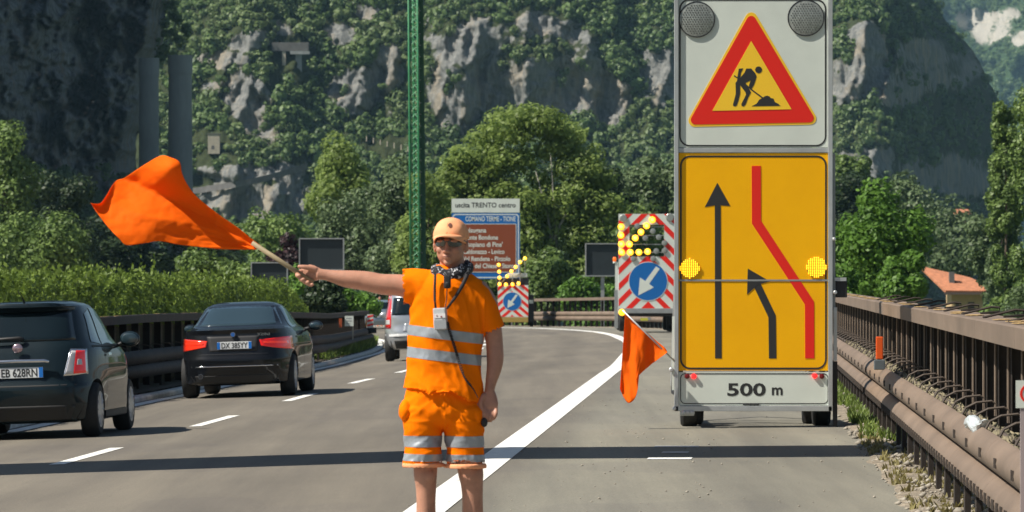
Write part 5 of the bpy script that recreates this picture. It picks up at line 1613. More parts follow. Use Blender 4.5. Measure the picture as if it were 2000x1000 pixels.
M_RADIO = mat('radio_case', (.50, .52, .53), .45, var=(6, .1))

mx0 = (875-1000)/MS
def m(px, py, dy=0.0): return Vector(((px-1000)/MS-mx0, dy, EYE-(py-540)/MS))

def cr(vals, sub):
    """Catmull-Rom resample of a list of tuples"""
    V = [np.array(v, float) for v in vals]; out = []
    for i in range(len(V)-1):
        p0 = V[max(0, i-1)]; p1 = V[i]; p2 = V[i+1]; p3 = V[min(len(V)-1, i+2)]
        for k in range(sub):
            f = k/sub
            out.append(.5*((2*p1)+(p2-p0)*f+(2*p0-5*p1+4*p2-p3)*f*f+(3*p1-p0-3*p2+p3)*f**3))
    out.append(V[-1]); return out
def limb(mb, secs, n=20, sub=4, cap0=True, cap1=True, hollow0=0, hollow1=0, ref=(0, 1, 0)):
    """secs: (x,y,z,a,b): a = radius across (side), b = radius towards the ref axis"""
    S = cr(secs, sub)
    vs = []; rings = []
    ctr = [Vector(s[:3]) for s in S]; R = Vector(ref)
    def ring(c, t, a, b):
        side = t.cross(R)
        if side.length < 1e-3: side = Vector((1, 0, 0))
        side.normalize(); fw = side.cross(t).normalized()
        o = len(vs)
        for k in range(n):
            an = 2*math.pi*k/n; vs.append(c+side*math.cos(an)*a+fw*math.sin(an)*b)
        rings.append(o)
    N = len(S)
    t0 = (ctr[1]-ctr[0]).normalized(); t1 = (ctr[-1]-ctr[-2]).normalized()
    if hollow0:
        ring(ctr[0]+t0*hollow0, t0, S[0][3]*.5, S[0][4]*.5); ring(ctr[0]+t0*hollow0*.8, t0, S[0][3]*.86, S[0][4]*.86)
    elif cap0: ring(ctr[0]-t0*S[0][4]*.45, t0, S[0][3]*.45, S[0][4]*.45); ring(ctr[0]-t0*S[0][4]*.25, t0, S[0][3]*.8, S[0][4]*.8)
    for i in range(N):
        t = (ctr[min(i+1, N-1)]-ctr[max(i-1, 0)]).normalized(); ring(ctr[i], t, S[i][3], S[i][4])
    if hollow1:
        ring(ctr[-1]-t1*hollow1*.8, t1, S[-1][3]*.86, S[-1][4]*.86); ring(ctr[-1]-t1*hollow1, t1, S[-1][3]*.5, S[-1][4]*.5)
    elif cap1: ring(ctr[-1]+t1*S[-1][4]*.25, t1, S[-1][3]*.8, S[-1][4]*.8); ring(ctr[-1]+t1*S[-1][4]*.45, t1, S[-1][3]*.45, S[-1][4]*.45)
    fs = []
    for i in range(len(rings)-1):
        a, b = rings[i], rings[i+1]
        for k in range(n):
            k2 = (k+1) % n; fs.append((a+k, b+k, b+k2, a+k2))
    fs.append(tuple(rings[0]+k for k in range(n))); fs.append(tuple(rings[-1]+k for k in range(n-1, -1, -1)))
    mb.add(vs, fs)
def rot_ell(mb, c, r, rz=0.0, rx=0.0, nu=18, nv=12):
    t = MB().ellipsoid((0, 0, 0), r, nu, nv); Mx = Matrix.Translation(c) @ Matrix.Rotation(rz, 4, 'Z') @ Matrix.Rotation(rx, 4, 'X')
    mb.add([Mx @ Vector(v) for v in t.v], t.f)
def remesh(mb, name, vox, mt, parent, smooth_it=4, disp=None, factor=.5):
    o = mb.build(name, mt, None, fixn=True)
    md = o.modifiers.new('r', 'REMESH'); md.mode = 'VOXEL'; md.voxel_size = vox; md.use_smooth_shade = True
    if smooth_it:
        sm = o.modifiers.new('s', 'SMOOTH'); sm.iterations = smooth_it; sm.factor = factor
    dg = bpy.context.evaluated_depsgraph_get()
    me_ = bpy.data.meshes.new_from_object(o.evaluated_get(dg)); me_.name = name
    o.modifiers.clear(); o.data = me_; o.parent = parent
    me_.materials.clear(); me_.materials.append(mt)
    if disp:
        n = len(me_.vertices); co = np.empty(n*3, np.float32); me_.vertices.foreach_get('co', co); co = co.reshape(-1, 3)
        no = np.empty(n*3, np.float32); me_.vertex_normals.foreach_get('vector', no); no = no.reshape(-1, 3)
        co = co+no*disp(co, no)[:, None]; me_.vertices.foreach_set('co', co.astype(np.float32).ravel())
    me_.shade_smooth(); me_.update()
    return o
def band(src, name, mt, parent, planes, lift=.002):
    """cut a band out of a mesh copy between planes and lift it off the surface"""
    bm = bmesh.new(); bm.from_mesh(src.data)
    for (co, no) in planes:
        bmesh.ops.bisect_plane(bm, geom=bm.verts[:]+bm.edges[:]+bm.faces[:], plane_co=co, plane_no=no, clear_inner=True)
    bm.normal_update()
    for v in bm.verts: v.co += v.normal*lift
    me_ = bpy.data.meshes.new(name); bm.to_mesh(me_); bm.free()
    me_.materials.clear(); me_.materials.append(mt); me_.shade_smooth()
    o = link(name, me_, parent)
    return o

wk = empty('person', (mx0, MD, 0.0), 'worker in orange shirt and shorts, peach cap and sunglasses, holding out a flag', 'person')
SK = MB()
# trunk and neck
limb(SK, [(*m(868, 800), .155, .11), (*m(867, 730), .15, .105), (*m(872, 640), .165, .11), (*m(876, 575), .17, .105), (*m(880, 548), .13, .09), (*m(882, 532, .0), .072, .068), (*m(883, 515, -.004), .062, .066), (*m(883, 495, -.005), .058, .064)], 26, 4, ref=(0, 1, 0))
# head, turned a little towards the picture's left
HA = math.radians(-11); HC = m(880.5, 478, -.02)
RH = Matrix.Rotation(HA, 3, 'Z')
def hp(x, y, z): return HC+RH @ Vector((x, y, z))
rot_ell(SK, hp(0, .012, .030), (.080, .100, .108), HA, 0, 28, 20)
rot_ell(SK, hp(0, -.022, -.035), (.066, .074, .072), HA, 0, 24, 16)      # face and jaw
rot_ell(SK, hp(0, -.030, -.072), (.046, .052, .036), HA, 0, 20, 12)      # lower jaw
rot_ell(SK, hp(0, -.076, -.089), (.021, .016, .016), HA)                 # chin
rot_ell(SK, hp(0, -.086, .018), (.056, .018, .012), HA)                  # brow
rot_ell(SK, hp(0, -.098, -.012), (.0095, .016, .030), HA, math.radians(-14))   # nose bridge
rot_ell(SK, hp(0, -.113, -.031), (.0135, .014, .011), HA)                # nose tip
rot_ell(SK, hp(-.013, -.101, -.035), (.0085, .011, .008), HA); rot_ell(SK, hp(.013, -.101, -.035), (.0085, .011, .008), HA)
rot_ell(SK, hp(-.038, -.070, -.026), (.022, .020, .020), HA); rot_ell(SK, hp(.038, -.070, -.026), (.022, .020, .020), HA)  # cheeks
rot_ell(SK, hp(0, -.094, -.056), (.024, .012, .0058), HA, 0, 20, 10); rot_ell(SK, hp(0, -.092, -.067), (.020, .011, .0062), HA, 0, 20, 10)  # lips
for sg in (-1, 1):
    rot_ell(SK, hp(sg*.081, .008, -.004), (.009, .019, .031), HA+sg*.25, 0, 16, 12)
    rot_ell(SK, hp(sg*.080, .000, -.026), (.007, .010, .013), HA, 0, 12, 8)
# raised arm
limb(SK, [(*m(838, 560), .075, .07), (*m(800, 560), .060, .060), (*m(778, 557), .055, .054), (*m(745, 555), .052, .052), (*m(722, 550), .050, .048), (*m(705, 547.5), .048, .044), (*m(688, 546), .046, .044), (*m(672, 544), .042, .041), (*m(655, 540.5), .034, .034), (*m(640, 537.5), .028, .026), (*m(628, 536), .0275, .023), (*m(620, 535.5), .030, .022)], 22, 4)
# hanging arm
limb(SK, [(*m(930, 565), .06, .06), (*m(948, 590), .056, .06), (*m(957, 620, .01), .050, .054), (*m(963, 650, .012), .046, .050), (*m(966, 675, .01), .043, .046), (*m(967, 700, .0), .043, .044), (*m(965, 720, -.01), .038, .038), (*m(960, 742, -.02), .030, .030), (*m(957, 758, -.027), .025, .028), (*m(956, 767, -.03), .027, .026)], 22, 4)
# legs and feet
for sx, kx in ((-1, 0), (1, 1)):
    if sx < 0: L = [(829, 790, 0, .085, .09), (830, 850, 0, .078, .085), (831, 905, 0, .062, .068), (831, 930, -.006, .058, .062), (832, 950, 0, .052, .054), (832, 985, .012, .048, .056), (832, 1030, .018, .051, .060), (834, 1080, .012, .042, .048), (836, 1130, .0, .030, .036), (837, 1160, .0, .034, .042)]
    else: L = [(908, 790, 0, .09, .09), (912, 850, 0, .082, .085), (917, 905, 0, .066, .070), (920, 928, -.006, .063, .064), (922, 950, 0, .055, .056), (923, 985, .012, .052, .058), (923, 1030, .018, .055, .062), (922, 1080, .012, .045, .050), (922, 1130, .0, .031, .037), (922, 1160, .0, .035, .042)]
    limb(SK, [(*m(a, b, c), d_, e_) for a, b, c, d_, e_ in L], 22, 4)
    f0 = m(L[-1][0], 1160, 0)
    limb(SK, [(f0.x, .03, .05, .035, .045), (f0.x+sx*.01, -.06, .045, .042, .035), (f0.x+sx*.02, -.15, .03, .042, .025)], 16, 3, ref=(0, 0, 1))
    rot_ell(SK, (f0.x, -.045, m(0, 928).z), (.034, .026, .040))
# right hand gripping the pole: palm, four curled fingers in front of the pole, thumb along it
limb(SK, [(*m(624, 535.5, .0), .030, .020), (*m(612, 534, .012), .040, .019), (*m(600, 531, .02), .040, .017), (*m(594, 528.5, .022), .030, .015)], 18, 4)
for i, (kx, ky, bx, by, tx_, ty_) in enumerate(((592, 529, 583, 533, 581, 539), (596, 535, 588, 541, 589, 546.5), (601, 540, 595, 547, 598, 552), (607, 544, 602, 551.5, 606, 556.5))):
    r0 = (.0125, .0125, .012, .0105)[i]
    limb(SK, [(*m(kx+4, ky-2, .022), r0*1.1, r0*1.1), (*m(kx-3, ky+1, .020), r0*1.05, r0*1.05), (*m(bx, by, .006), r0, r0), (*m((bx+tx_)/2-1, (by+ty_)/2+1, -.014), r0*.97, r0*.97), (*m(tx_+2, ty_, -.024), r0*.9, r0*.9), (*m(tx_+6, ty_-1.5, -.026), r0*.75, r0*.75)], 12, 4)
limb(SK, [(*m(617, 527, -.006), .015, .015), (*m(604, 523, -.014), .0135, .013), (*m(593, 521.5, -.016), .012, .0115), (*m(583, 520.5, -.014), .0095, .009)], 12, 4)
# left hand, hanging, back of the hand outward
limb(SK, [(*m(956, 764, -.03), .027, .024), (*m(957, 776, -.036), .036, .022), (*m(958, 788, -.044), .039, .021), (*m(959, 797, -.048), .036, .018)], 18, 4)
for i, pts_ in enumerate(([(946, 792), (944, 803), (944, 812), (948, 819)], [(953, 796), (951, 808), (951, 817), (953, 822)], [(961, 797), (960, 809), (959, 817), (958, 822)], [(968, 795), (969, 805), (967, 813), (964, 818)])):
    r0 = (.0115, .0118, .0115, .0102)[i]
    dd = (-.045, -.066, -.068, -.056)
    limb(SK, [(*m(a, b, dd[j]), r0*(1.08-.1*j), r0*(1.08-.1*j)) for j, (a, b) in enumerate(pts_)], 12, 4)
limb(SK, [(*m(946, 771, -.045), .014, .014), (*m(940, 781, -.060), .0125, .0125), (*m(939, 791, -.068), .0115, .0115), (*m(940.5, 800, -.070), .0095, .0095)], 12, 4)
remesh(SK, 'body', .0042, M_SKIN, wk, 3)

# shirt ---------------------------------------------------------
SH = MB()
limb(SH, [(*m(864, 772, .0), .197, .156), (*m(866, 755), .192, .146), (*m(868, 715), .186, .132), (*m(870, 675), .187, .134), (*m(872, 635), .188, .137), (*m(876, 600), .192, .136), (*m(878, 570), .190, .126), (*m(880, 550), .160, .110), (*m(881, 540), .118, .098), (*m(882, 534), .100, .092)], 40, 4, hollow0=.05, ref=(0, 1, 0))
limb(SH, [(*m(858, 572), .080, .085), (*m(835, 564), .090, .086), (*m(812, 560), .090, .080), (*m(797, 560), .087, .076), (*m(785, 560), .087, .072)], 26, 4, hollow1=.05)
limb(SH, [(*m(905, 566), .085, .09), (*m(928, 578), .080, .088), (*m(943, 596), .070, .078), (*m(953, 618, .004), .062, .070), (*m(962, 640, .008), .060, .068), (*m(965, 648, .01), .060, .068)], 26, 4, hollow1=.05)
def wr_shirt(co, no):
    x, y, z = co[:, 0], co[:, 1], co[:, 2]
    n1 = fbm(x*5+z*6+4, z*3.0-x*6+y*2, 3, 31)-.5          # diagonal drape from the raised shoulder
    n2 = ridged(x*9+y*6+z*3, z*4+1, 2, 32)-.5
    n3 = fbm(x*22, z*22+y*9, 2, 33)-.5
    low = np.clip((1.22-z)/.25, 0, 1)
    slv = np.exp(-((x-m(790, 0).x)/.07)**2)*(z > 1.4)
    pl = .004*slv*np.sin(z*60+y*40+n1*5)
    cz = ridged(x*13+z*9+n1*3, z*6-x*8+y*5, 2, 36)
    arm = np.clip(1.4*slv+1.5*((x > m(948, 0).x) & (z > 1.3)), 0, 1)
    return (1-.75*arm)*(.020*n1+.014*n2*(1+.8*low)+.010*(cz-.55)*(.5+low))+.003*n3+pl
shirt = remesh(SH, 'shirt', .0055, M_ORANGE, wk, 6, wr_shirt)
# ragged lower hem
bm = bmesh.new(); bm.from_mesh(shirt.data)
hz = m(0, 768).z
for v in bm.verts:
    if v.co.z < hz+.03:
        t = min(1, (hz+.03-v.co.z)/.05); v.co.z += t*(.016*math.sin(v.co.x*30+1.0)+.004*math.sin(v.co.x*71)+.02*(v.co.x < -.12))
        v.co.y *= 1+.05*t
bm.to_mesh(shirt.data); bm.free()
def stripe(yl, yr, hgt, src, name='reflective_band', xl=793, xr=943, xlim=None):
    a = m(xl, yl); b = m(xr, yr); d_ = (b-a).normalized(); nrm_up = Vector((-d_.z, 0, d_.x))
    a2 = m(xl, yl+hgt)
    pl = [(a2, nrm_up), (a, -nrm_up)]
    if xlim: pl += [(Vector((xlim[0], 0, 0)), Vector((1, 0, 0))), (Vector((xlim[1], 0, 0)), Vector((-1, 0, 0)))]
    return band(src, name, M_TAPE, wk, pl)
xs0, xs1 = m(780, 0).x, m(943.5, 0).x
# keep the tape off the hanging sleeve
stripe(633, 652, 20, shirt, xlim=(xs0, xs1)); stripe(676, 694, 20.5, shirt, xlim=(xs0, xs1))
for yy in (653.5, 697):
    pass
# shorts --------------------------------------------------------
ST = MB()
limb(ST, [(*m(865, 745), .170, .112), (*m(865, 765), .180, .118), (*m(865, 785), .198, .128), (*m(866, 805), .200, .134), (*m(867, 815), .185, .122)], 36, 4)
limb(ST, [(*m(830, 800), .105, .12), (*m(828, 830), .099, .118), (*m(826.5, 865), .092, .112), (*m(826.5, 895), .092, .110), (*m(827, 906), .094, .112)], 28, 4, hollow1=.05)
limb(ST, [(*m(902, 800), .108, .12), (*m(906, 830), .100, .118), (*m(909, 865), .094, .112), (*m(910, 895), .093, .110), (*m(910, 906), .095, .112)], 28, 4, hollow1=.05)
rot_ell(ST, m(792, 800, -.03), (.035, .07, .055))
rot_ell(ST, m(932, 810, -.03), (.03, .07, .05))
def wr_short(co, no):
    x, y, z = co[:, 0], co[:, 1], co[:, 2]
    cx = m(868, 0).x
    n1 = fbm(x*7-np.sign(x-cx)*z*5, z*5+y*3, 3, 41)-.5
    n2 = ridged(x*8+np.sign(x-cx)*z*9, z*5, 2, 42)-.5
    fly = np.exp(-((x-cx)/.012)**2)*(z > m(0, 830).z)*(y < 0)
    pk = .003*np.exp(-((z-m(0, 822).z)/.008)**2)*(y < 0)*(np.abs(x-cx) > .04)
    cz = ridged(x*14+z*10*np.sign(x-cx)+n1*3, z*9+y*5, 2, 46)
    return .022*n1+.015*n2+.010*(cz-.55)+.003*(fbm(x*25, z*25, 2, 43)-.5)+.003*fly+pk
shorts = remesh(ST, 'shorts', .0055, M_ORANGE, wk, 5, wr_short)
stripe(850, 851, 22, shorts, xl=785, xr=950); stripe(885, 888, 14, shorts, xl=785, xr=950)
HM = MB()
for cx, yy in ((827, 903), (910, 905)):
    limb(HM, [(*m(cx, yy), .102, .121), (*m(cx, yy+5), .105, .123), (*m(cx, yy+11), .102, .120)], 28, 3, hollow1=.03, cap0=False)
remesh(HM, 'shorts_hem', .005, M_ORANGE2, wk, 2, lambda co, no: .006*(fbm(co[:, 0]*9, co[:, 1]*9, 2, 3)-.5))
# boots
for sx, px_ in ((-1, 837), (1, 922)):
    BT = MB(); f0 = m(px_, 1160)
    limb(BT, [(f0.x, .01, .17, .052, .060), (f0.x, .01, .09, .050, .062)], 18, 3, hollow0=.04)
    limb(BT, [(f0.x, .06, .055, .045, .05), (f0.x, -.02, .055, .050, .05), (f0.x+sx*.01, -.10, .045, .052, .042), (f0.x+sx*.02, -.19, .04, .048, .034)], 18, 4, ref=(0, 0, 1))
    remesh(BT, 'boot', .008, M_BOOT, wk, 3)
# cap -----------------------------------------------------------
CP = MB(); rows = []
for j in range(15):
    ph = math.pi/2*j/14; r_ = []
    for i in range(40):
        th = 2*math.pi*i/40
        x = .0885*math.cos(ph)**.86*math.cos(th); y = .012+.110*math.cos(ph)**.86*math.sin(th); z = .028+.108*math.sin(ph)**.95
        fr = max(0, -math.sin(th)); z += .006*fr*math.cos(ph)
        wv = .0035*math.sin(th*6)*(math.cos(ph)**.5)*math.sin(ph*2)+.014*(vn(x*28, y*28+z*22, 4)-.5)+.006*(vn(x*70, y*60+z*60, 6)-.5)
        p = hp(x*(1+wv*6), y*(1+wv*6), z); r_.append(tuple(p))
    r_.append(r_[0]); rows.append(r_)
cap_o = MB().grid(rows).build('cap', M_CAPM, wk, smooth=True)
sd = cap_o.modifiers.new('t', 'SOLIDIFY'); sd.thickness = .003
rows = []
for j in range(9):
    t = j/8; r_ = []
    for i in range(25):
        a = math.radians(-166+152*i/24); c, s = math.cos(a), math.sin(a)
        q = c/.97
        x = .088*c*(1-.10*t); y = .012+.108*s - t*.100*(1-abs(q)**2.4)
        z = .048 - .010*t - .034*(abs(q)**2.2)*(.35+.65*t) + .004*math.sin(t*3)
        r_.append(tuple(hp(x, y, z)))
    rows.append(r_)
br = MB().grid(rows).build('cap_brim', M_CAPM, cap_o, smooth=True)
sd = br.modifiers.new('t', 'SOLIDIFY'); sd.thickness = .004
for k in range(3):
    th = math.radians(-90+60*(k-1)); pts_ = []
    for j in range(12):
        ph = math.pi/2*j/11.5
        pts_.append(hp(.0890*math.cos(ph)**.86*math.cos(th), .012+.1106*math.cos(ph)**.86*math.sin(th)-.002*(k == 1), .028+.1085*math.sin(ph)**.95))
    MB().tube(pts_, .0011, 5).build('seam', mat('cap_seam', (.50, .20, .09), .9), cap_o)
# dark oval hole and adjuster seam on the cap
for (x, z, rx_, rz_, mm) in ((.012, .098, .0085, .011, mat('cap_emblem', (.14, .05, .035), .8)),):
    rows = []
    for j in range(6):
        r_ = []
        for i in range(17):
            a = 2*math.pi*i/16; xx = x+rx_*j/5*math.cos(a); zz = z+rz_*j/5*math.sin(a)
            sp = min(.999, max(0, ((zz-.028)/.108)))**(1/.95); ph = math.asin(min(1, sp)); rr = math.cos(ph)**.86
            yy = .012-.110*math.sqrt(max(0, rr**2-(xx/.0885)**2)); r_.append(tuple(hp(xx, yy-.005, zz)))
        rows.append(r_)
    MB().grid(rows).build('cap_emblem', mm, cap_o, smooth=True)
# hair at the temples
HR = MB()
for sg in (-1, 1): rot_ell(HR, hp(sg*.073, .012, .014), (.011, .034, .020), HA)
rot_ell(HR, hp(0, .055, .00), (.070, .060, .045), HA)
HR.build('hair', mat('short_brown_hair', (.05, .03, .02), .8), wk, smooth=True)
BW = MB()
for sg in (-1, 1): BW.tube([hp(sg*.012, -.100, .030), hp(sg*.032, -.098, .034), hp(sg*.052, -.082, .030)], [.004, .005, .003], 6)
BW.build('eyebrows', mat('eyebrow_hair', (.06, .035, .02), .9), wk, smooth=True)
MB().tube([hp(-.021, -.1035, -.0615), hp(-.008, -.1065, -.060), hp(.008, -.1065, -.060), hp(.021, -.1035, -.0615)], [.0012, .0018, .0018, .0012], 6).build('mouth_line', mat('lip_line', (.12, .035, .03), .6), wk, smooth=True)
# sunglasses
SG = MB()
for sg in (-1, 1):
    rows = []
    for j in range(9):
        t = -1+2*j/8; r_ = []
        for i in range(17):
            u_ = i/16
            x = sg*(.006+.062*u_); hgt = .0195*(1-.55*abs(2*u_-1)**3.2)
            zc = .000-.005*u_**1.5*0
            y = -.106+.046*(x/.068)**2+.012*abs(x/.068)**5
            r_.append(tuple(hp(x, y, zc+t*hgt+.008)))
        rows.append(r_ if sg > 0 else r_[::-1])
    SG.grid(rows)
    SG.tube([hp(sg*.060, -.066, .020), hp(sg*.078, -.045, .020), hp(sg*.086, .0, .012)], .0035, 6)
SG.tube([hp(-.009, -.1065, .014), hp(0, -.1095, .016), hp(.009, -.1065, .014)], .003, 6)
sgo = SG.build('sunglasses', M_SHADE, wk, smooth=True); sd = sgo.modifiers.new('t', 'SOLIDIFY'); sd.thickness = .002
# neckerchief
NK = MB()
def nk(th, rr, dz): return (m(883, 0).x+.002+rr*math.cos(th), -.002+rr*math.sin(th)*1.02)
rows = []
for j in range(16):
    a = 2*math.pi*j/16; r_ = []
    for i in range(49):
        th = 2*math.pi*i/48
        base = m(0, 527).z+.008*math.sin(th)+.006*math.cos(th)+.004*math.sin(th*5)
        lump = .004*math.sin(th*9+a*2)+.005*math.sin(th*4)
        rr = .087+(.019+lump)*math.cos(a); z = base+(.032+lump)*math.sin(a)-.014*max(0, -math.sin(th))**3
        r_.append((m(882, 0).x+rr*math.cos(th), rr*math.sin(th)*1.02-.006, z))
    rows.append(r_)
rows.append(rows[0])
M_KER = bpy.data.materials.new('black_white_kerchief'); M_KER.use_nodes = True
n = M_KER.node_tree; b_ = n.nodes['Principled BSDF']; b_.inputs['Roughness'].default_value = .9
tc = n.nodes.new('ShaderNodeTexCoord'); wv_ = n.nodes.new('ShaderNodeTexNoise'); wv_.inputs['Scale'].default_value = 42; wv_.inputs['Detail'].default_value = 2; wv_.inputs['Distortion'].default_value = 2.0
rp = n.nodes.new('ShaderNodeValToRGB'); rp.color_ramp.elements[0].position = .57; rp.color_ramp.elements[0].color = (.02, .02, .025, 1); rp.color_ramp.elements[1].position = .61; rp.color_ramp.elements[1].color = (.62, .62, .64, 1)
n.links.new(tc.outputs['Object'], wv_.inputs['Vector']); n.links.new(wv_.outputs[0], rp.inputs[0]); n.links.new(rp.outputs[0], b_.inputs['Base Color'])
MB().grid(rows).build('neckerchief', M_KER, wk, smooth=True)

# things he carries ---------------------------------------------
rd = empty('radio_detector', tuple(m(862, 622, -.17)+wk.location), 'pale grey box with dials hanging on a strap at the worker\'s chest', 'radio')
def rl(px, py, dy): return tuple(m(px, py, dy)+wk.location-rd.location)
a = m(848.5, 643); b = m(873, 601)
bx = MB().box(a.x-m(862, 0).x, b.x-m(862, 0).x, -.02, .028, a.z-m(0, 622).z, b.z-m(0, 622).z).build('case', M_RADIO, rd, bevel=.006)
bx.rotation_euler = (0, math.radians(-3), math.radians(-12))
MB().box(-.028, .028, -.0225, -.0205, .004, .026).build('dial_plate', mat('pale_dial_plate', (.70, .68, .68), .4), bx)
mb = MB(); mb.lathe([(-.026, .004), (-.0226, .0045)], (.008, 0, .010), 'y', 10); mb.lathe([(-.025, .003), (-.0226, .003)], (-.014, 0, .016), 'y', 8)
mb.build('red_button', mat('dark_red_button', (.25, .02, .04), .4), bx)
MB().box(-.030, .030, -.0222, -.0203, -.050, -.006).build('lower_cover', mat('silver_cover', (.40, .42, .44), .35, .4), bx)
def chest(px, py, off=.012):
    """a point just in front of the shirt at a picture position"""
    t = (px-872)/75.; q = max(0.0, 1-min(1, abs(t))**2.6)
    base = .137 if py > 560 else .137-.03*(560-py)/35
    return -(base*q**.5+off)
M_ST = M_STRAP
MB().tube([rl(851, 535, chest(851, 535)-.01), rl(850, 560, chest(850, 560)), rl(850, 585, chest(850, 585)), rl(852, 603, -.165)], .0065, 8).build('strap', M_ST, rd, smooth=True)
MB().tube([rl(914, 534, chest(912, 535)-.015), rl(905, 555, chest(905, 555)), rl(890, 580, chest(890, 580)), rl(874, 602, -.165)], [.010, .010, .008, .006], 8).build('strap', M_ST, rd, smooth=True)
mic = MB(); mic.box(-.018, .018, -.014, .014, -.034, .034)
mo = mic.build('microphone', M_PLAST, rd, bevel=.009, loc=rl(874.5, 550, chest(874, 550, .022)))
MB().ellipsoid((0, -.015, -.012), (.011, .003, .011), 12, 6).build('speaker_grille', M_DARK, mo, smooth=True)
MB().tube([rl(874, 562, chest(874, 562)), rl(873, 585, chest(873, 585)), rl(870, 602, -.17)], .0028, 6).build('lead', M_ST, rd)
pts = []
P0 = [Vector(rl(875, 630, -.17)), Vector(rl(882, 655, chest(882, 655))), Vector(rl(890, 680, chest(890, 680))), Vector(rl(897, 705, chest(897, 705))), Vector(rl(908, 735, chest(908, 735)-.01)), Vector(rl(920, 752, chest(915, 752)-.01))]
C_ = cr([tuple(p) for p in P0], 40)
for i, p in enumerate(C_):
    a = i*1.15; k = .0065 if i < 150 else .0045
    pts.append((p[0]+k*math.cos(a), p[1], p[2]+k*math.sin(a)*.6))
MB().tube(pts, .0036, 6).build('coiled_cord', M_ST, rd, smooth=True)
MB().tube([rl(918, 750, chest(915, 752)-.01), rl(926, 760, chest(915, 760)), rl(934, 776, chest(915, 776))], [.004, .003, .002], 6).build('lead', M_ST, rd)
hd_ = MB().ellipsoid((0, 0, 0), (.017, .012, .024), 14, 10).build('key_fob', M_PLAST, None, smooth=True)
hd_.location = m(946, 824, -.075)+wk.location
tag(hd_, 'small black object held in the fingers of the worker\'s lowered hand', 'key fob')

# big flag --------------------------------------------------------
YF = MD
fg = empty('signal_flag', tuple(m(595, 540, -.006)+wk.location), 'large orange cloth flag streaming left from a wooden pole in the worker\'s raised hand', 'flag')
def fold2(u_, t, x, y):
    # u_: 0 at the free edge, 1 at the pole; billows with creases fanning from the pole
    am = (1-u_)**.8
    ang = math.atan2(y-487, x-510)
    f = .075*am*math.sin(ang*7.0+1.1) + .05*am*math.sin(u_*7+t*2.2)
    f += .035*math.exp(-((y-(350+.42*(x-240)))/14.)**2)*am*(x < 420)
    f -= .14*math.exp(-(((x-335)/34.)**2+((y-333)/30.)**2))
    f += .02*(fbm(x/28., y/20., 3, 7)-.5)
    f += .045*am**.5*abs(math.sin(ang*9+.6*math.sin(u_*5)))*(.4+t*.3) + .016*float(ridged(ang*6., u_*2.2, 3, 9))
    return f-.05*am
cloth('cloth', [(178, 397), (196, 397), (206, 384), (222, 354), (240, 346), (280, 322), (315, 305), (337, 309), (354, 318), (358, 338), (366, 358), (385, 384), (425, 417), (465, 445), (490, 465), (511, 481)],
      [(178, 398), (192, 418), (215, 446), (236, 467), (250, 479), (280, 476), (312, 471), (345, 477), (385, 482), (430, 486), (470, 487), (500, 487), (512, 484)], YF, fold2, .0016, fg, tuple(fg.location), 130, 60, seed=4)
pa = m(492, 474, .0)+wk.location-fg.location; pb = m(612, 552, -.004)+wk.location-fg.location
MB().tube([tuple(pa), tuple(pb)], [.0115, .0125], 12).build('pole', M_WOOD, fg, smooth=True)

# far road worker ---------------------------------------------------
def far_person():
    d = 262.; s = F/d
    x0 = (742-1000)/s; z0 = EYE-(579-540)/s-1.74
    o = empty('person', (x0, d, z0), 'distant road worker in an orange top, just above the pale blue car roof', 'person')
    B = MB()
    limb(B, [(0, 0, .85, .16, .11), (0, 0, 1.1, .15, .11), (0, 0, 1.38, .19, .11), (0, 0, 1.47, .07, .06), (0, 0, 1.55, .055, .055)], 16, 3)
    rot_ell(B, (0, -.01, 1.64), (.075, .095, .115))
    for sg in (-1, 1):
        limb(B, [(sg*.17, 0, 1.40, .05, .05), (sg*.22, 0, 1.15, .042, .042), (sg*.23, -.05, .90, .032, .032), (sg*.23, -.08, .80, .035, .022)], 12, 3)
        limb(B, [(sg*.09, 0, .9, .085, .09), (sg*.10, 0, .5, .06, .06), (sg*.10, .01, .1, .04, .04)], 12, 3)
        limb(B, [(sg*.10, .04, .05, .04, .04), (sg*.11, -.14, .03, .04, .025)], 10, 2, ref=(0, 0, 1))
    remesh(B, 'body', .014, M_SKIN, o, 2)
    S = MB()
    limb(S, [(0, 0, .86, .19, .14), (0, 0, 1.1, .18, .14), (0, 0, 1.36, .22, .135), (0, 0, 1.46, .10, .09)], 18, 3)
    for sg in (-1, 1): limb(S, [(sg*.15, 0, 1.40, .075, .075), (sg*.21, 0, 1.24, .07, .07), (sg*.22, 0, 1.12, .065, .065)], 12, 3)
    remesh(S, 'shirt', .014, M_ORANGE, o, 2)
    T = MB()
    limb(T, [(0, 0, .92, .17, .12), (0, 0, .78, .18, .12)], 16, 2)
    for sg in (-1, 1): limb(T, [(sg*.09, 0, .8, .10, .10), (sg*.10, 0, .45, .08, .08), (sg*.10, .01, .12, .07, .07)], 12, 3)
    remesh(T, 'trousers', .014, M_ORANGE, o, 2)
    rot = MB(); rot.ellipsoid((0, .01, 1.68), (.08, .10, .09)); rot.build('hair', mat('dark_hair', (.03, .02, .015), .8), o, smooth=True)
far_person()

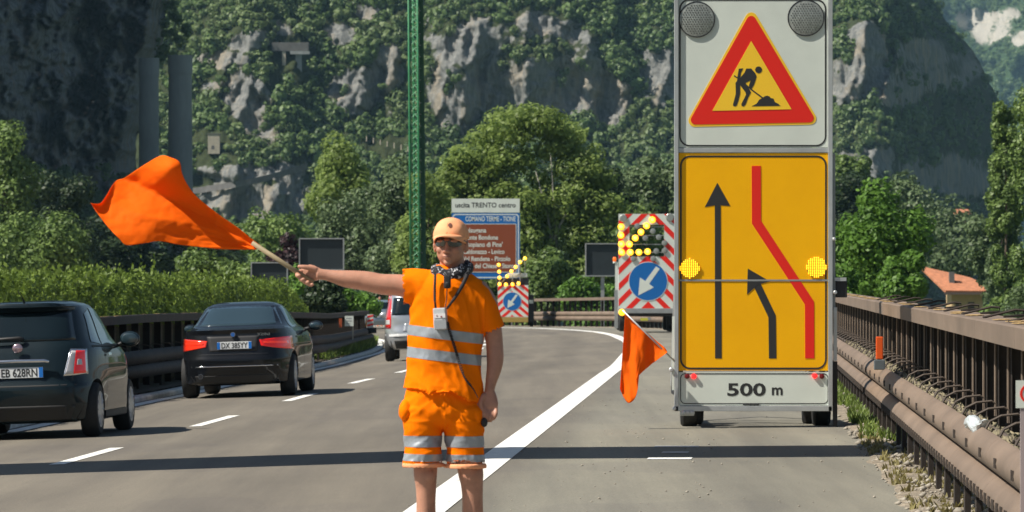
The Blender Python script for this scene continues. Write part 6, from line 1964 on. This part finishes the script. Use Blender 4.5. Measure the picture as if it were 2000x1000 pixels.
# ---------------------------------------------------------------- SMALLER THINGS
# direction sign
SD = 250.; SS = F/SD
dsn = empty('direction_sign', ((948-1000)/SS, SD, float(RZ(-1, SD))-.3), 'brown and blue direction sign with a white uscita TRENTO centro panel, behind the worker\'s head', 'road sign')
dz0 = dsn.location.z
def dp(px, py): return ((px-948)/SS, EYE-(py-540)/SS-dz0)
a = dp(882, 415); b = dp(1015, 388); MB().box(a[0], b[0], 0, .04, a[1], b[1]).build('white_panel', M_SIGNW, dsn)
a = dp(882, 545); b = dp(1015.5, 416); blp = MB().box(a[0], b[0], 0, .04, a[1], b[1]).build('blue_panel', M_BLUE, dsn)
def drr(x0, x1, y0, y1, r): p = dp(x0, y1); q = dp(x1, y0); return rrect(p[0], q[0], p[1], q[1], r/SS)
MB().ring(drr(884, 1013.5, 418, 543, 6), drr(886, 1011.5, 420, 541, 5), -.004, .0035).build('border_line', M_SIGNW, blp)
a = dp(890, 531); b = dp(1007.5, 438); bp_ = MB().box(a[0], b[0], -.012, -.0005, a[1], b[1]).build('brown_panel', M_BROWN, blp)
MB().ring(drr(889, 1008.5, 437, 532, 2), drr(890, 1007.5, 438, 531, 1.5), -.014, .004).build('border_line', M_SIGNW, bp_)
def dt(s, px, py, wpx, hpx, m_, par, al='CENTER', bold=.006, y=-.015):
    p = dp(px, py); return text(s, hpx/SS*1.35, (p[0], y, p[1]), m_, par, 'lettering', width=wpx/SS, bold=bold, align=al)
dt('uscita TRENTO centro', 948, 405, 118, 10, M_BLK, dsn, y=-.003)
dt('COMANO TERME - TIONE', 958, 432, 98, 10, M_SIGNW, blp, y=-.003)
for i, (t, w_) in enumerate((('Valsugana', 46), ('Monte Bondone', 68), ("Altopiano di Pine'", 78), ('Caldonazzo - Levico', 81), ('Val Rendena - Pinzolo', 93), ('Valle del Chiese - Storo', 100))):
    dt(t, 904, 454+i*13.9, w_, 9.5, M_SIGNW, bp_, 'LEFT')
for px_ in (900, 998):
    p = dp(px_, 545); MB().box(p[0]-.07, p[0]+.07, .045, .18, -1.0, p[1]+2.2).build('sign_post', M_GALV, dsn)

# dark message panels
M_PNL = mat('message_panel_dark', (.018, .026, .030), .5)
def panel(name_lab, x0, x1, y0, y1, d, postx, seed):
    s = F/d; cx = (x0+x1)/2; gz = float(RZ((cx-1000)/s, d)) - .6
    o = empty('message_panel', ((cx-1000)/s, d, gz), name_lab, 'message panel', 'dark electronic message panels')
    q = lambda px, py: ((px-cx)/s, EYE-(py-540)/s-gz)
    a = q(x0, y1); b = q(x1, y0); t = 2.2/s
    MB().box(a[0]+t, b[0]-t, .0, .30, a[1]+t, b[1]-t).build('dark_face', M_PNL, o)
    mb = MB()
    mb.box(a[0], b[0], -.10, .32, b[1]-t*.95, b[1]); mb.box(a[0], b[0], -.10, .32, a[1], a[1]+t*.95)
    mb.box(a[0], a[0]+t*.95, -.10, .32, a[1]+t, b[1]-t); mb.box(b[0]-t*.95, b[0], -.10, .32, a[1]+t, b[1]-t)
    mb.build('frame', M_GALV, o)
    p = q(postx, y1); MB().box(p[0]-3.5/s, p[0]+3.5/s, .08, .26, 0, a[1]-.002).build('panel_post', M_GALV, o)
    return o
panel('larger dark message panel with pale frame left of the worker\'s hand, above the hedge', 584, 672, 465, 528, 190., 628, 1)
panel('smaller dark message panel partly hidden behind the hedge and flag pole', 490, 562, 512, 560, 195., 526, 2)
panel('dark message panel on a post beside the large arrow board', 1143, 1215, 475, 540, 236., 1177, 3)

# green lattice mast
GD = 258.; GS = F/GD
M_GRN = mat('green_paint', (.035, .22, .085), .5, var=(2, .15))
M_GRND = mat('dark_green_panel', (.008, .060, .020), .6)
gm = empty('lattice_mast', ((815-1000)/GS, GD, -3.0), 'tall green lattice mast rising out of the picture left of the tallest tree', 'mast')
def gx_(px, py): return Vector(((px-1000)/GS-gm.location.x, 0, EYE-(py-540)/GS+3.0))
T0 = gx_(811, -260); B0 = gx_(819, 640)
def gax(z): t = (z-B0.z)/(T0.z-B0.z); return B0+(T0-B0)*t
hw = .40
legs = [(-hw, -.30), (hw*.15, -.30), (-hw*.45, .35)]
for (lx, ly) in legs:
    MB().tube([(B0.x+lx, ly, 0), (T0.x+lx, ly, T0.z)], .055, 8).build('mast_leg', M_GRN, gm, smooth=True)
mb = MB(); z = .3; k = 0
while z < T0.z-.4:
    c0 = gax(z); c1_ = gax(z+.38)
    for i in range(3):
        l0 = legs[i]; l1 = legs[(i+1) % 3]
        mb.tube([(c0.x+l0[0], l0[1], z), (c1_.x+l1[0], l1[1], z+.38)], .020, 4); mb.tube([(c1_.x+l0[0], l0[1], z+.38), (c1_.x+l1[0], l1[1], z+.38)], .018, 4)
    z += .38; k += 1
mb.build('lattice_bracing', M_GRN, gm)
mb = MB(); mb.add([(B0.x+hw*.35, -.1, 0), (B0.x+hw*1.05, -.1, 0), (B0.x+hw*1.05, .25, 0), (B0.x+hw*.35, .25, 0), (T0.x+hw*.30, -.1, T0.z), (T0.x+hw*.85, -.1, T0.z), (T0.x+hw*.85, .25, T0.z), (T0.x+hw*.30, .25, T0.z)], [(0, 3, 2, 1), (4, 5, 6, 7), (0, 1, 5, 4), (1, 2, 6, 5), (2, 3, 7, 6), (3, 0, 4, 7)])
mb.build('cable_duct', M_GRND, gm)
mb = MB(); z = .5
while z < T0.z: c0 = gax(z); mb.tube([(c0.x+hw*.1, -.32, z), (c0.x+hw*.5, -.14, z)], .02, 4); z += .6
mb.build('rungs', M_GALV, gm)

# viaduct piers in the shade of the cliff
M_CONC = mat('grey_concrete', (.27, .28, .28), .9, var=(.5, .15), bump=(1.5, .3, .03), stretch=(1, 1, .3))
for (x0, x1, yt, d, lab, cap_) in ((271, 311, 150, 690, 'slimmer left concrete viaduct pier in the shade of the cliff', 0), (328, 376, 145, 680, 'broader right concrete viaduct pier behind the flag', 1)):
    s = F/d; cx = (x0+x1)/2; o = empty('viaduct_pier', ((cx-1000)/s, d, -8), lab, 'bridge pier')
    zt = EYE-(yt-540)/s+8; w_ = (x1-x0)/s/2
    mb = MB(); mb.lathe([(0, w_*1.12), (zt*.5, w_*1.04), (zt, w_*.94)], (0, 0, 0), 'z', 28); mb.build('shaft', M_CONC, o, smooth='auto')
    mb = MB(); mb.lathe([(zt+.01, w_*1.0), (zt+2.6, w_*1.0)], (0, 0, 0), 'z', 28); mb.build('pier_head', M_CONC, o, smooth='auto')
# mountain works: road wall, stone hut, platform, bollards
def fdep(px, py): return float(fD(np.array([px]), np.array([py]))[0][0])
M_STONEW = mat('pale_stone_wall', (.42, .37, .29), .9, var=(1.2, .2), bump=(3, .5, .05))
M_RWALL = mat('road_parapet', (.13, .125, .12), .9, var=(.8, .2))
pp = [(372, 368), (400, 364), (430, 359), (460, 354), (490, 349), (520, 342), (550, 334), (580, 325), (600, 318)]
dds = np.array([min(fdep(x, y), fdep(x+5, y-6), fdep(x-5, y+6)) for x, y in pp])-2.0
dds = np.convolve(np.pad(dds, 1, mode='edge'), [.25, .5, .25], 'valid')
mb = MB(); vs = []; fs = []
for (x, y), dd in zip(pp, dds):
    a = P(x, y, dd); h = 1.6
    vs += [(a.x, a.y, a.z-h), (a.x, a.y+.4, a.z-h), (a.x, a.y+.4, a.z), (a.x, a.y, a.z)]
for i in range(len(pp)-1):
    for j in range(4): k = (j+1) % 4; fs.append((i*4+j, i*4+k, i*4+4+k, i*4+4+j))
mb.add(vs, fs); tag(mb.build('parapet_wall', M_RWALL, fixn=True), 'dark parapet wall of the mountain road below the scree slope', 'wall')
d = fdep(417, 285)-5; a = P(406, 293, d); b = P(429, 262, d)
hut = empty('stone_hut', (a.x, d, a.z-1), 'small pale stone hut on the wooded slope right of the piers', 'hut')
wv = b.x-a.x; hv = b.z-a.z+1
MB().box(0, wv, 0, 3.0, 0, hv).build('wall', M_STONEW, hut)
MB().box(-.15, wv+.15, -.15, 3.15, hv+.003, hv+.18).build('roof', M_RWALL, hut)
MB().box(wv*.3, wv*.55, -.02, -.003, 1.2, 2.2).build('door', M_RWALL, hut)
d = min(fdep(545, 90), fdep(595, 90))-5
pl_ = empty('viewing_platform', tuple(P(567, 100, d)), 'concrete platform on a pale pillar high on the wooded slope', 'platform')
s = F/d
MB().box(-36/s, 36/s, -.5, 2.5, 0, 17/s).build('parapet', M_RWALL, pl_, bevel=.05)
MB().box(0/s, 38/s, -.7, 1.5, -6/s, -.02).build('slab', M_CONC, pl_)
MB().box(-16/s, -9/s, -.3, .9, -54/s, -.02).build('pillar', M_STONEW, pl_)
MB().box(10/s, 22/s, .3, 1.2, -46/s, -6.1/s).build('rear_pillar', M_CONC, pl_)
for i in range(7):
    px_ = 716+i*13.5; py_b = 276+i*3.4; d = fdep(px_, py_b)-6; a = P(px_, py_b, d)
    o = MB().lathe([(0, .16), (1.3, .15), (1.45, .10)], (0, 0, 0), 'z', 10).build('bollard', M_STONEW, None, smooth='auto', loc=tuple(a))
    tag(o, 'pale bollard in the row along the mountain road left of the green mast', 'bollard', 'bollards along the mountain road')

# houses
M_TILE = mat('terracotta_tile', (.42, .17, .085), .85, var=(3, .3))
M_STUC = mat('ochre_stucco', (.50, .36, .19), .9, var=(.8, .12))
M_SHUT = mat('brown_shutter', (.10, .07, .05), .7)
def house():
    d = 380.; s = F/d
    o = empty('tiled_house', ((1860-1000)/s, d, -3.6), 'ochre house with a terracotta tiled roof between the trees beyond the right barrier', 'house')
    z0 = -3.6
    q = lambda px, py: ((px-1860)/s, EYE-(py-540)/s-z0)
    a = q(1860, 640); b = q(1916, 572)
    MB().box(a[0], b[0]+.2, .6, 5.5, 0, b[1]).build('wall', M_STUC, o)
    MB().box(a[0]+1.25, a[0]+1.75, .57, .597, b[1]-1.5, b[1]-.7).build('window', M_SHUT, o)
    MB().box(a[0]+.3, a[0]+.6, .57, .597, b[1]-1.5, b[1]-.7).build('window', M_SHUT, o)
    # roof: ridge falls from upper left to right, rows of tiles
    A = Vector((q(1846, 569)[0], -.3, q(0, 570)[1])); Bv = Vector((q(1950, 572)[0], -.3, q(0, 571)[1]))
    C = Vector((q(1905, 546)[0], 4.0, q(0, 545)[1])); Dv = Vector((q(1806, 524)[0], 4.0, q(0, 522)[1]))
    rf = MB().add([A, Bv, C, Dv, A-Vector((0, 0, .12)), Bv-Vector((0, 0, .12)), C-Vector((0, 0, .12)), Dv-Vector((0, 0, .12))], [(0, 1, 2, 3), (7, 6, 5, 4), (0, 4, 5, 1), (1, 5, 6, 2), (2, 6, 7, 3), (3, 7, 4, 0)]).build('roof', M_TILE, o)
    mb = MB(); nn = 24
    for i in range(nn):
        t = (i+.5)/nn; p0 = A.lerp(Bv, t)+Vector((0, 0, .05)); p1 = Dv.lerp(C, t)+Vector((0, 0, .05))
        mb.tube([p0, p0.lerp(p1, .33), p0.lerp(p1, .66), p1], .085, 6)
    tag(mb.build('roof_tiles', M_TILE, rf), kind='stuff')
    MB().box(A.x-.1, Bv.x+.1, -.42, -.31, A.z-.22, A.z-.02).build('gutter', M_SHUT, rf)
    c = q(1862, 545); MB().box(c[0]-.2, c[0]+.2, 1.2, 1.7, c[1]-.8, c[1]+.55).build('chimney', M_RWALL, rf)
house()
d = 900.; s = F/d; fh = empty('far_house', (float((1881-1000)/s), d, EYE-(436-540)/s), 'tiny far roof among the trees on the right slope', 'house')
MB().box(-12/s, 12/s, 0, 4, 0, 18/s).build('wall', M_STUC, fh)
MB().add([(-16/s, -.5, 18/s), (16/s, -.5, 18/s), (12/s, 2.4, 28/s), (-12/s, 2.4, 28/s), (-16/s, 4.6, 18/s), (16/s, 4.6, 18/s)], [(0, 1, 2, 3), (3, 2, 5, 4), (0, 3, 4), (1, 5, 2), (0, 4, 5, 1)]).build('roof', M_TILE, fh)

# bits on the barriers
e = float(E(49)); g_ = float(RZ(e+3.62, 49))
dl = empty('delineator', (e+3.62, 49.2, g_+.70), 'orange reflector block on the double beam beyond the trailer', 'reflector')
MB().box(-.055, .055, -.03, .04, 0, .10).build('base', mat('grey_rubber_base', (.10, .12, .13), .8), dl, bevel=.008)
MB().box(-.036, .036, -.02, .02, .103, .33).build('reflector_block', mat('orange_plastic', (.75, .10, .01), .4), dl, bevel=.01)
# crumpled plastic bag
e = float(E(30)); bb_ = []
mb = MB(); mb.ellipsoid((0, 0, 0), (.035, .22, .032), 26, 16)
V_ = np.array(mb.v); nz = (fbm(V_[:, 0]*30+V_[:, 1]*9, V_[:, 1]*14+V_[:, 2]*30, 3, 5)-.4)[:, None]; V_ = V_*(1+1.3*nz); V_[:, 2] += .02*np.sin(V_[:, 1]*14)
mb.v = [tuple(v) for v in V_]
bag = mb.build('plastic_bag', mat('white_plastic_film', (.55, .59, .60), .3, coat=.3), None, loc=(e+3.66, 30.2, float(RZ(e+3.6, 30.))+.725))
bag.rotation_euler = (0, 0, .1); tag(bag, 'crumpled white plastic bag caught on top of the double beam', 'plastic bag')
# small white plate with red ring at the right edge
sp = empty('marker_sign', ((1998-1000)/F*22.5, 22.5, 0.0), 'small white sign with red ring cut by the right edge of the picture', 'sign')
q = lambda px, py: ((px-1998)/F*22.5, EYE-(py-540)/F*22.5)
a = q(1984, 797); b = q(2038, 743); MB().box(a[0], b[0], 0, .003, a[1], b[1]).build('white_plate', M_SIGNW, sp)
c = q(2011, 769); MB().ring(circ(c[0], c[1], 19/F*22.5, 30), circ(c[0], c[1], 14.5/F*22.5, 30), -.002, .0015).build('red_ring', M_RED, sp)
text('A', 12/F*22.5*1.3, (c[0]-.012, -.002, c[1]-.008), M_BLK, sp, 'lettering')
MB().box(a[0]+.022, a[0]+.075, .004, .02, -.1, b[1]).build('sign_pole', mat('pinkish_grey_pole', (.36, .30, .30), .6), sp)
# on the median barrier
def onmed(px0, px1, py0, py1, name, m_, lab, cat, d):
    a = P(px0, py1, d); b = P(px1, py0, d); o = MB().box(a.x, b.x, d, d+.02, a.z, b.z).build(name, m_, None); tag(o, lab, cat); return o
dm = 128.
def med_y(px):   # distance at which the barrier face crosses a picture column
    ys_ = np.linspace(60, 160, 400); x_ = (E(ys_)-7.05+LO(ys_))*F/ys_+1000; return float(np.interp(px, x_, ys_))
d = med_y(683)-.3
sgp = empty('white_notice', tuple(P(682, 655, d)), 'small white notice board on a stake in front of the median barrier end', 'sign')
s = F/d; MB().box(-8.5/s, 8.5/s, 0, .02, 18/s, 38/s).build('notice_plate', M_SIGNW, sgp)
MB().box(6/s, 8.5/s, .022, .05, -8/s, 18/s).build('stake', mat('pale_stake', (.4, .36, .28), .8), sgp)
mb = MB()
for k in range(3): mb.box(-6/s, (5-3*(k == 2))/s, -.004, -.001, (34-k*5)/s-.02, (34-k*5)/s)
mb.build('print_lines', mat('grey_print', (.3, .3, .32), .6), sgp)
d = med_y(665)-.3; s = F/d
ob = MB().box(-3/s, 3/s, 0, .04, 0, 18/s).build('reflector', mat('dull_orange_reflector', (.35, .07, .02), .5), None, bevel=.005, loc=tuple(P(665, 640, d)))
tag(ob, 'dull orange reflector on the median barrier left of the white notice', 'reflector')
# red and white beacon board at the median nose
d = 160.; s = F/d; p = P(723, 640, d)
hm_ = empty('hazard_board', tuple(p), 'red and white striped hazard board at the end of the median barrier', 'hazard board')
bdp = MB().box(-6/s, 6/s, 0, .03, 0, 26/s).build('board', M_SIGNW, hm_)
for k in range(3):
    z = (2+k*8.5)/s; MB().plate([(-5.8/s, z), (5.8/s, z+3/s), (5.8/s, min(25.5/s, z+7/s)), (-5.8/s, min(25.5/s, z+4/s))], -.004, .0035).build('red_stripe', M_RED, bdp)
MB().box(-9/s, -6.5/s, .0, .04, 2/s, 20/s).build('amber_edge', mat('amber_reflector', (.6, .22, .02), .4), hm_)
MB().box(-.2, .2, -.1, .15, -.18, -.002).build('base', M_RUB, hm_, bevel=.02)

# ---------------------------------------------------------------- HAZE
hz_ = MB().box(-4600, 4600, -60, 6900, -12, 760).mesh('haze', [])
hm2 = bpy.data.materials.new('haze'); hm2.use_nodes = True
n = hm2.node_tree; n.nodes.clear()
ov = n.nodes.new('ShaderNodeOutputMaterial'); pv = n.nodes.new('ShaderNodeVolumePrincipled')
pv.inputs['Color'].default_value = (.45, .78, 1.0, 1); pv.inputs['Density'].default_value = .00006; pv.inputs['Anisotropy'].default_value = .2
n.links.new(pv.outputs[0], ov.inputs['Volume'])
hz_.materials.append(hm2)
tag(link('haze', hz_), kind='stuff')
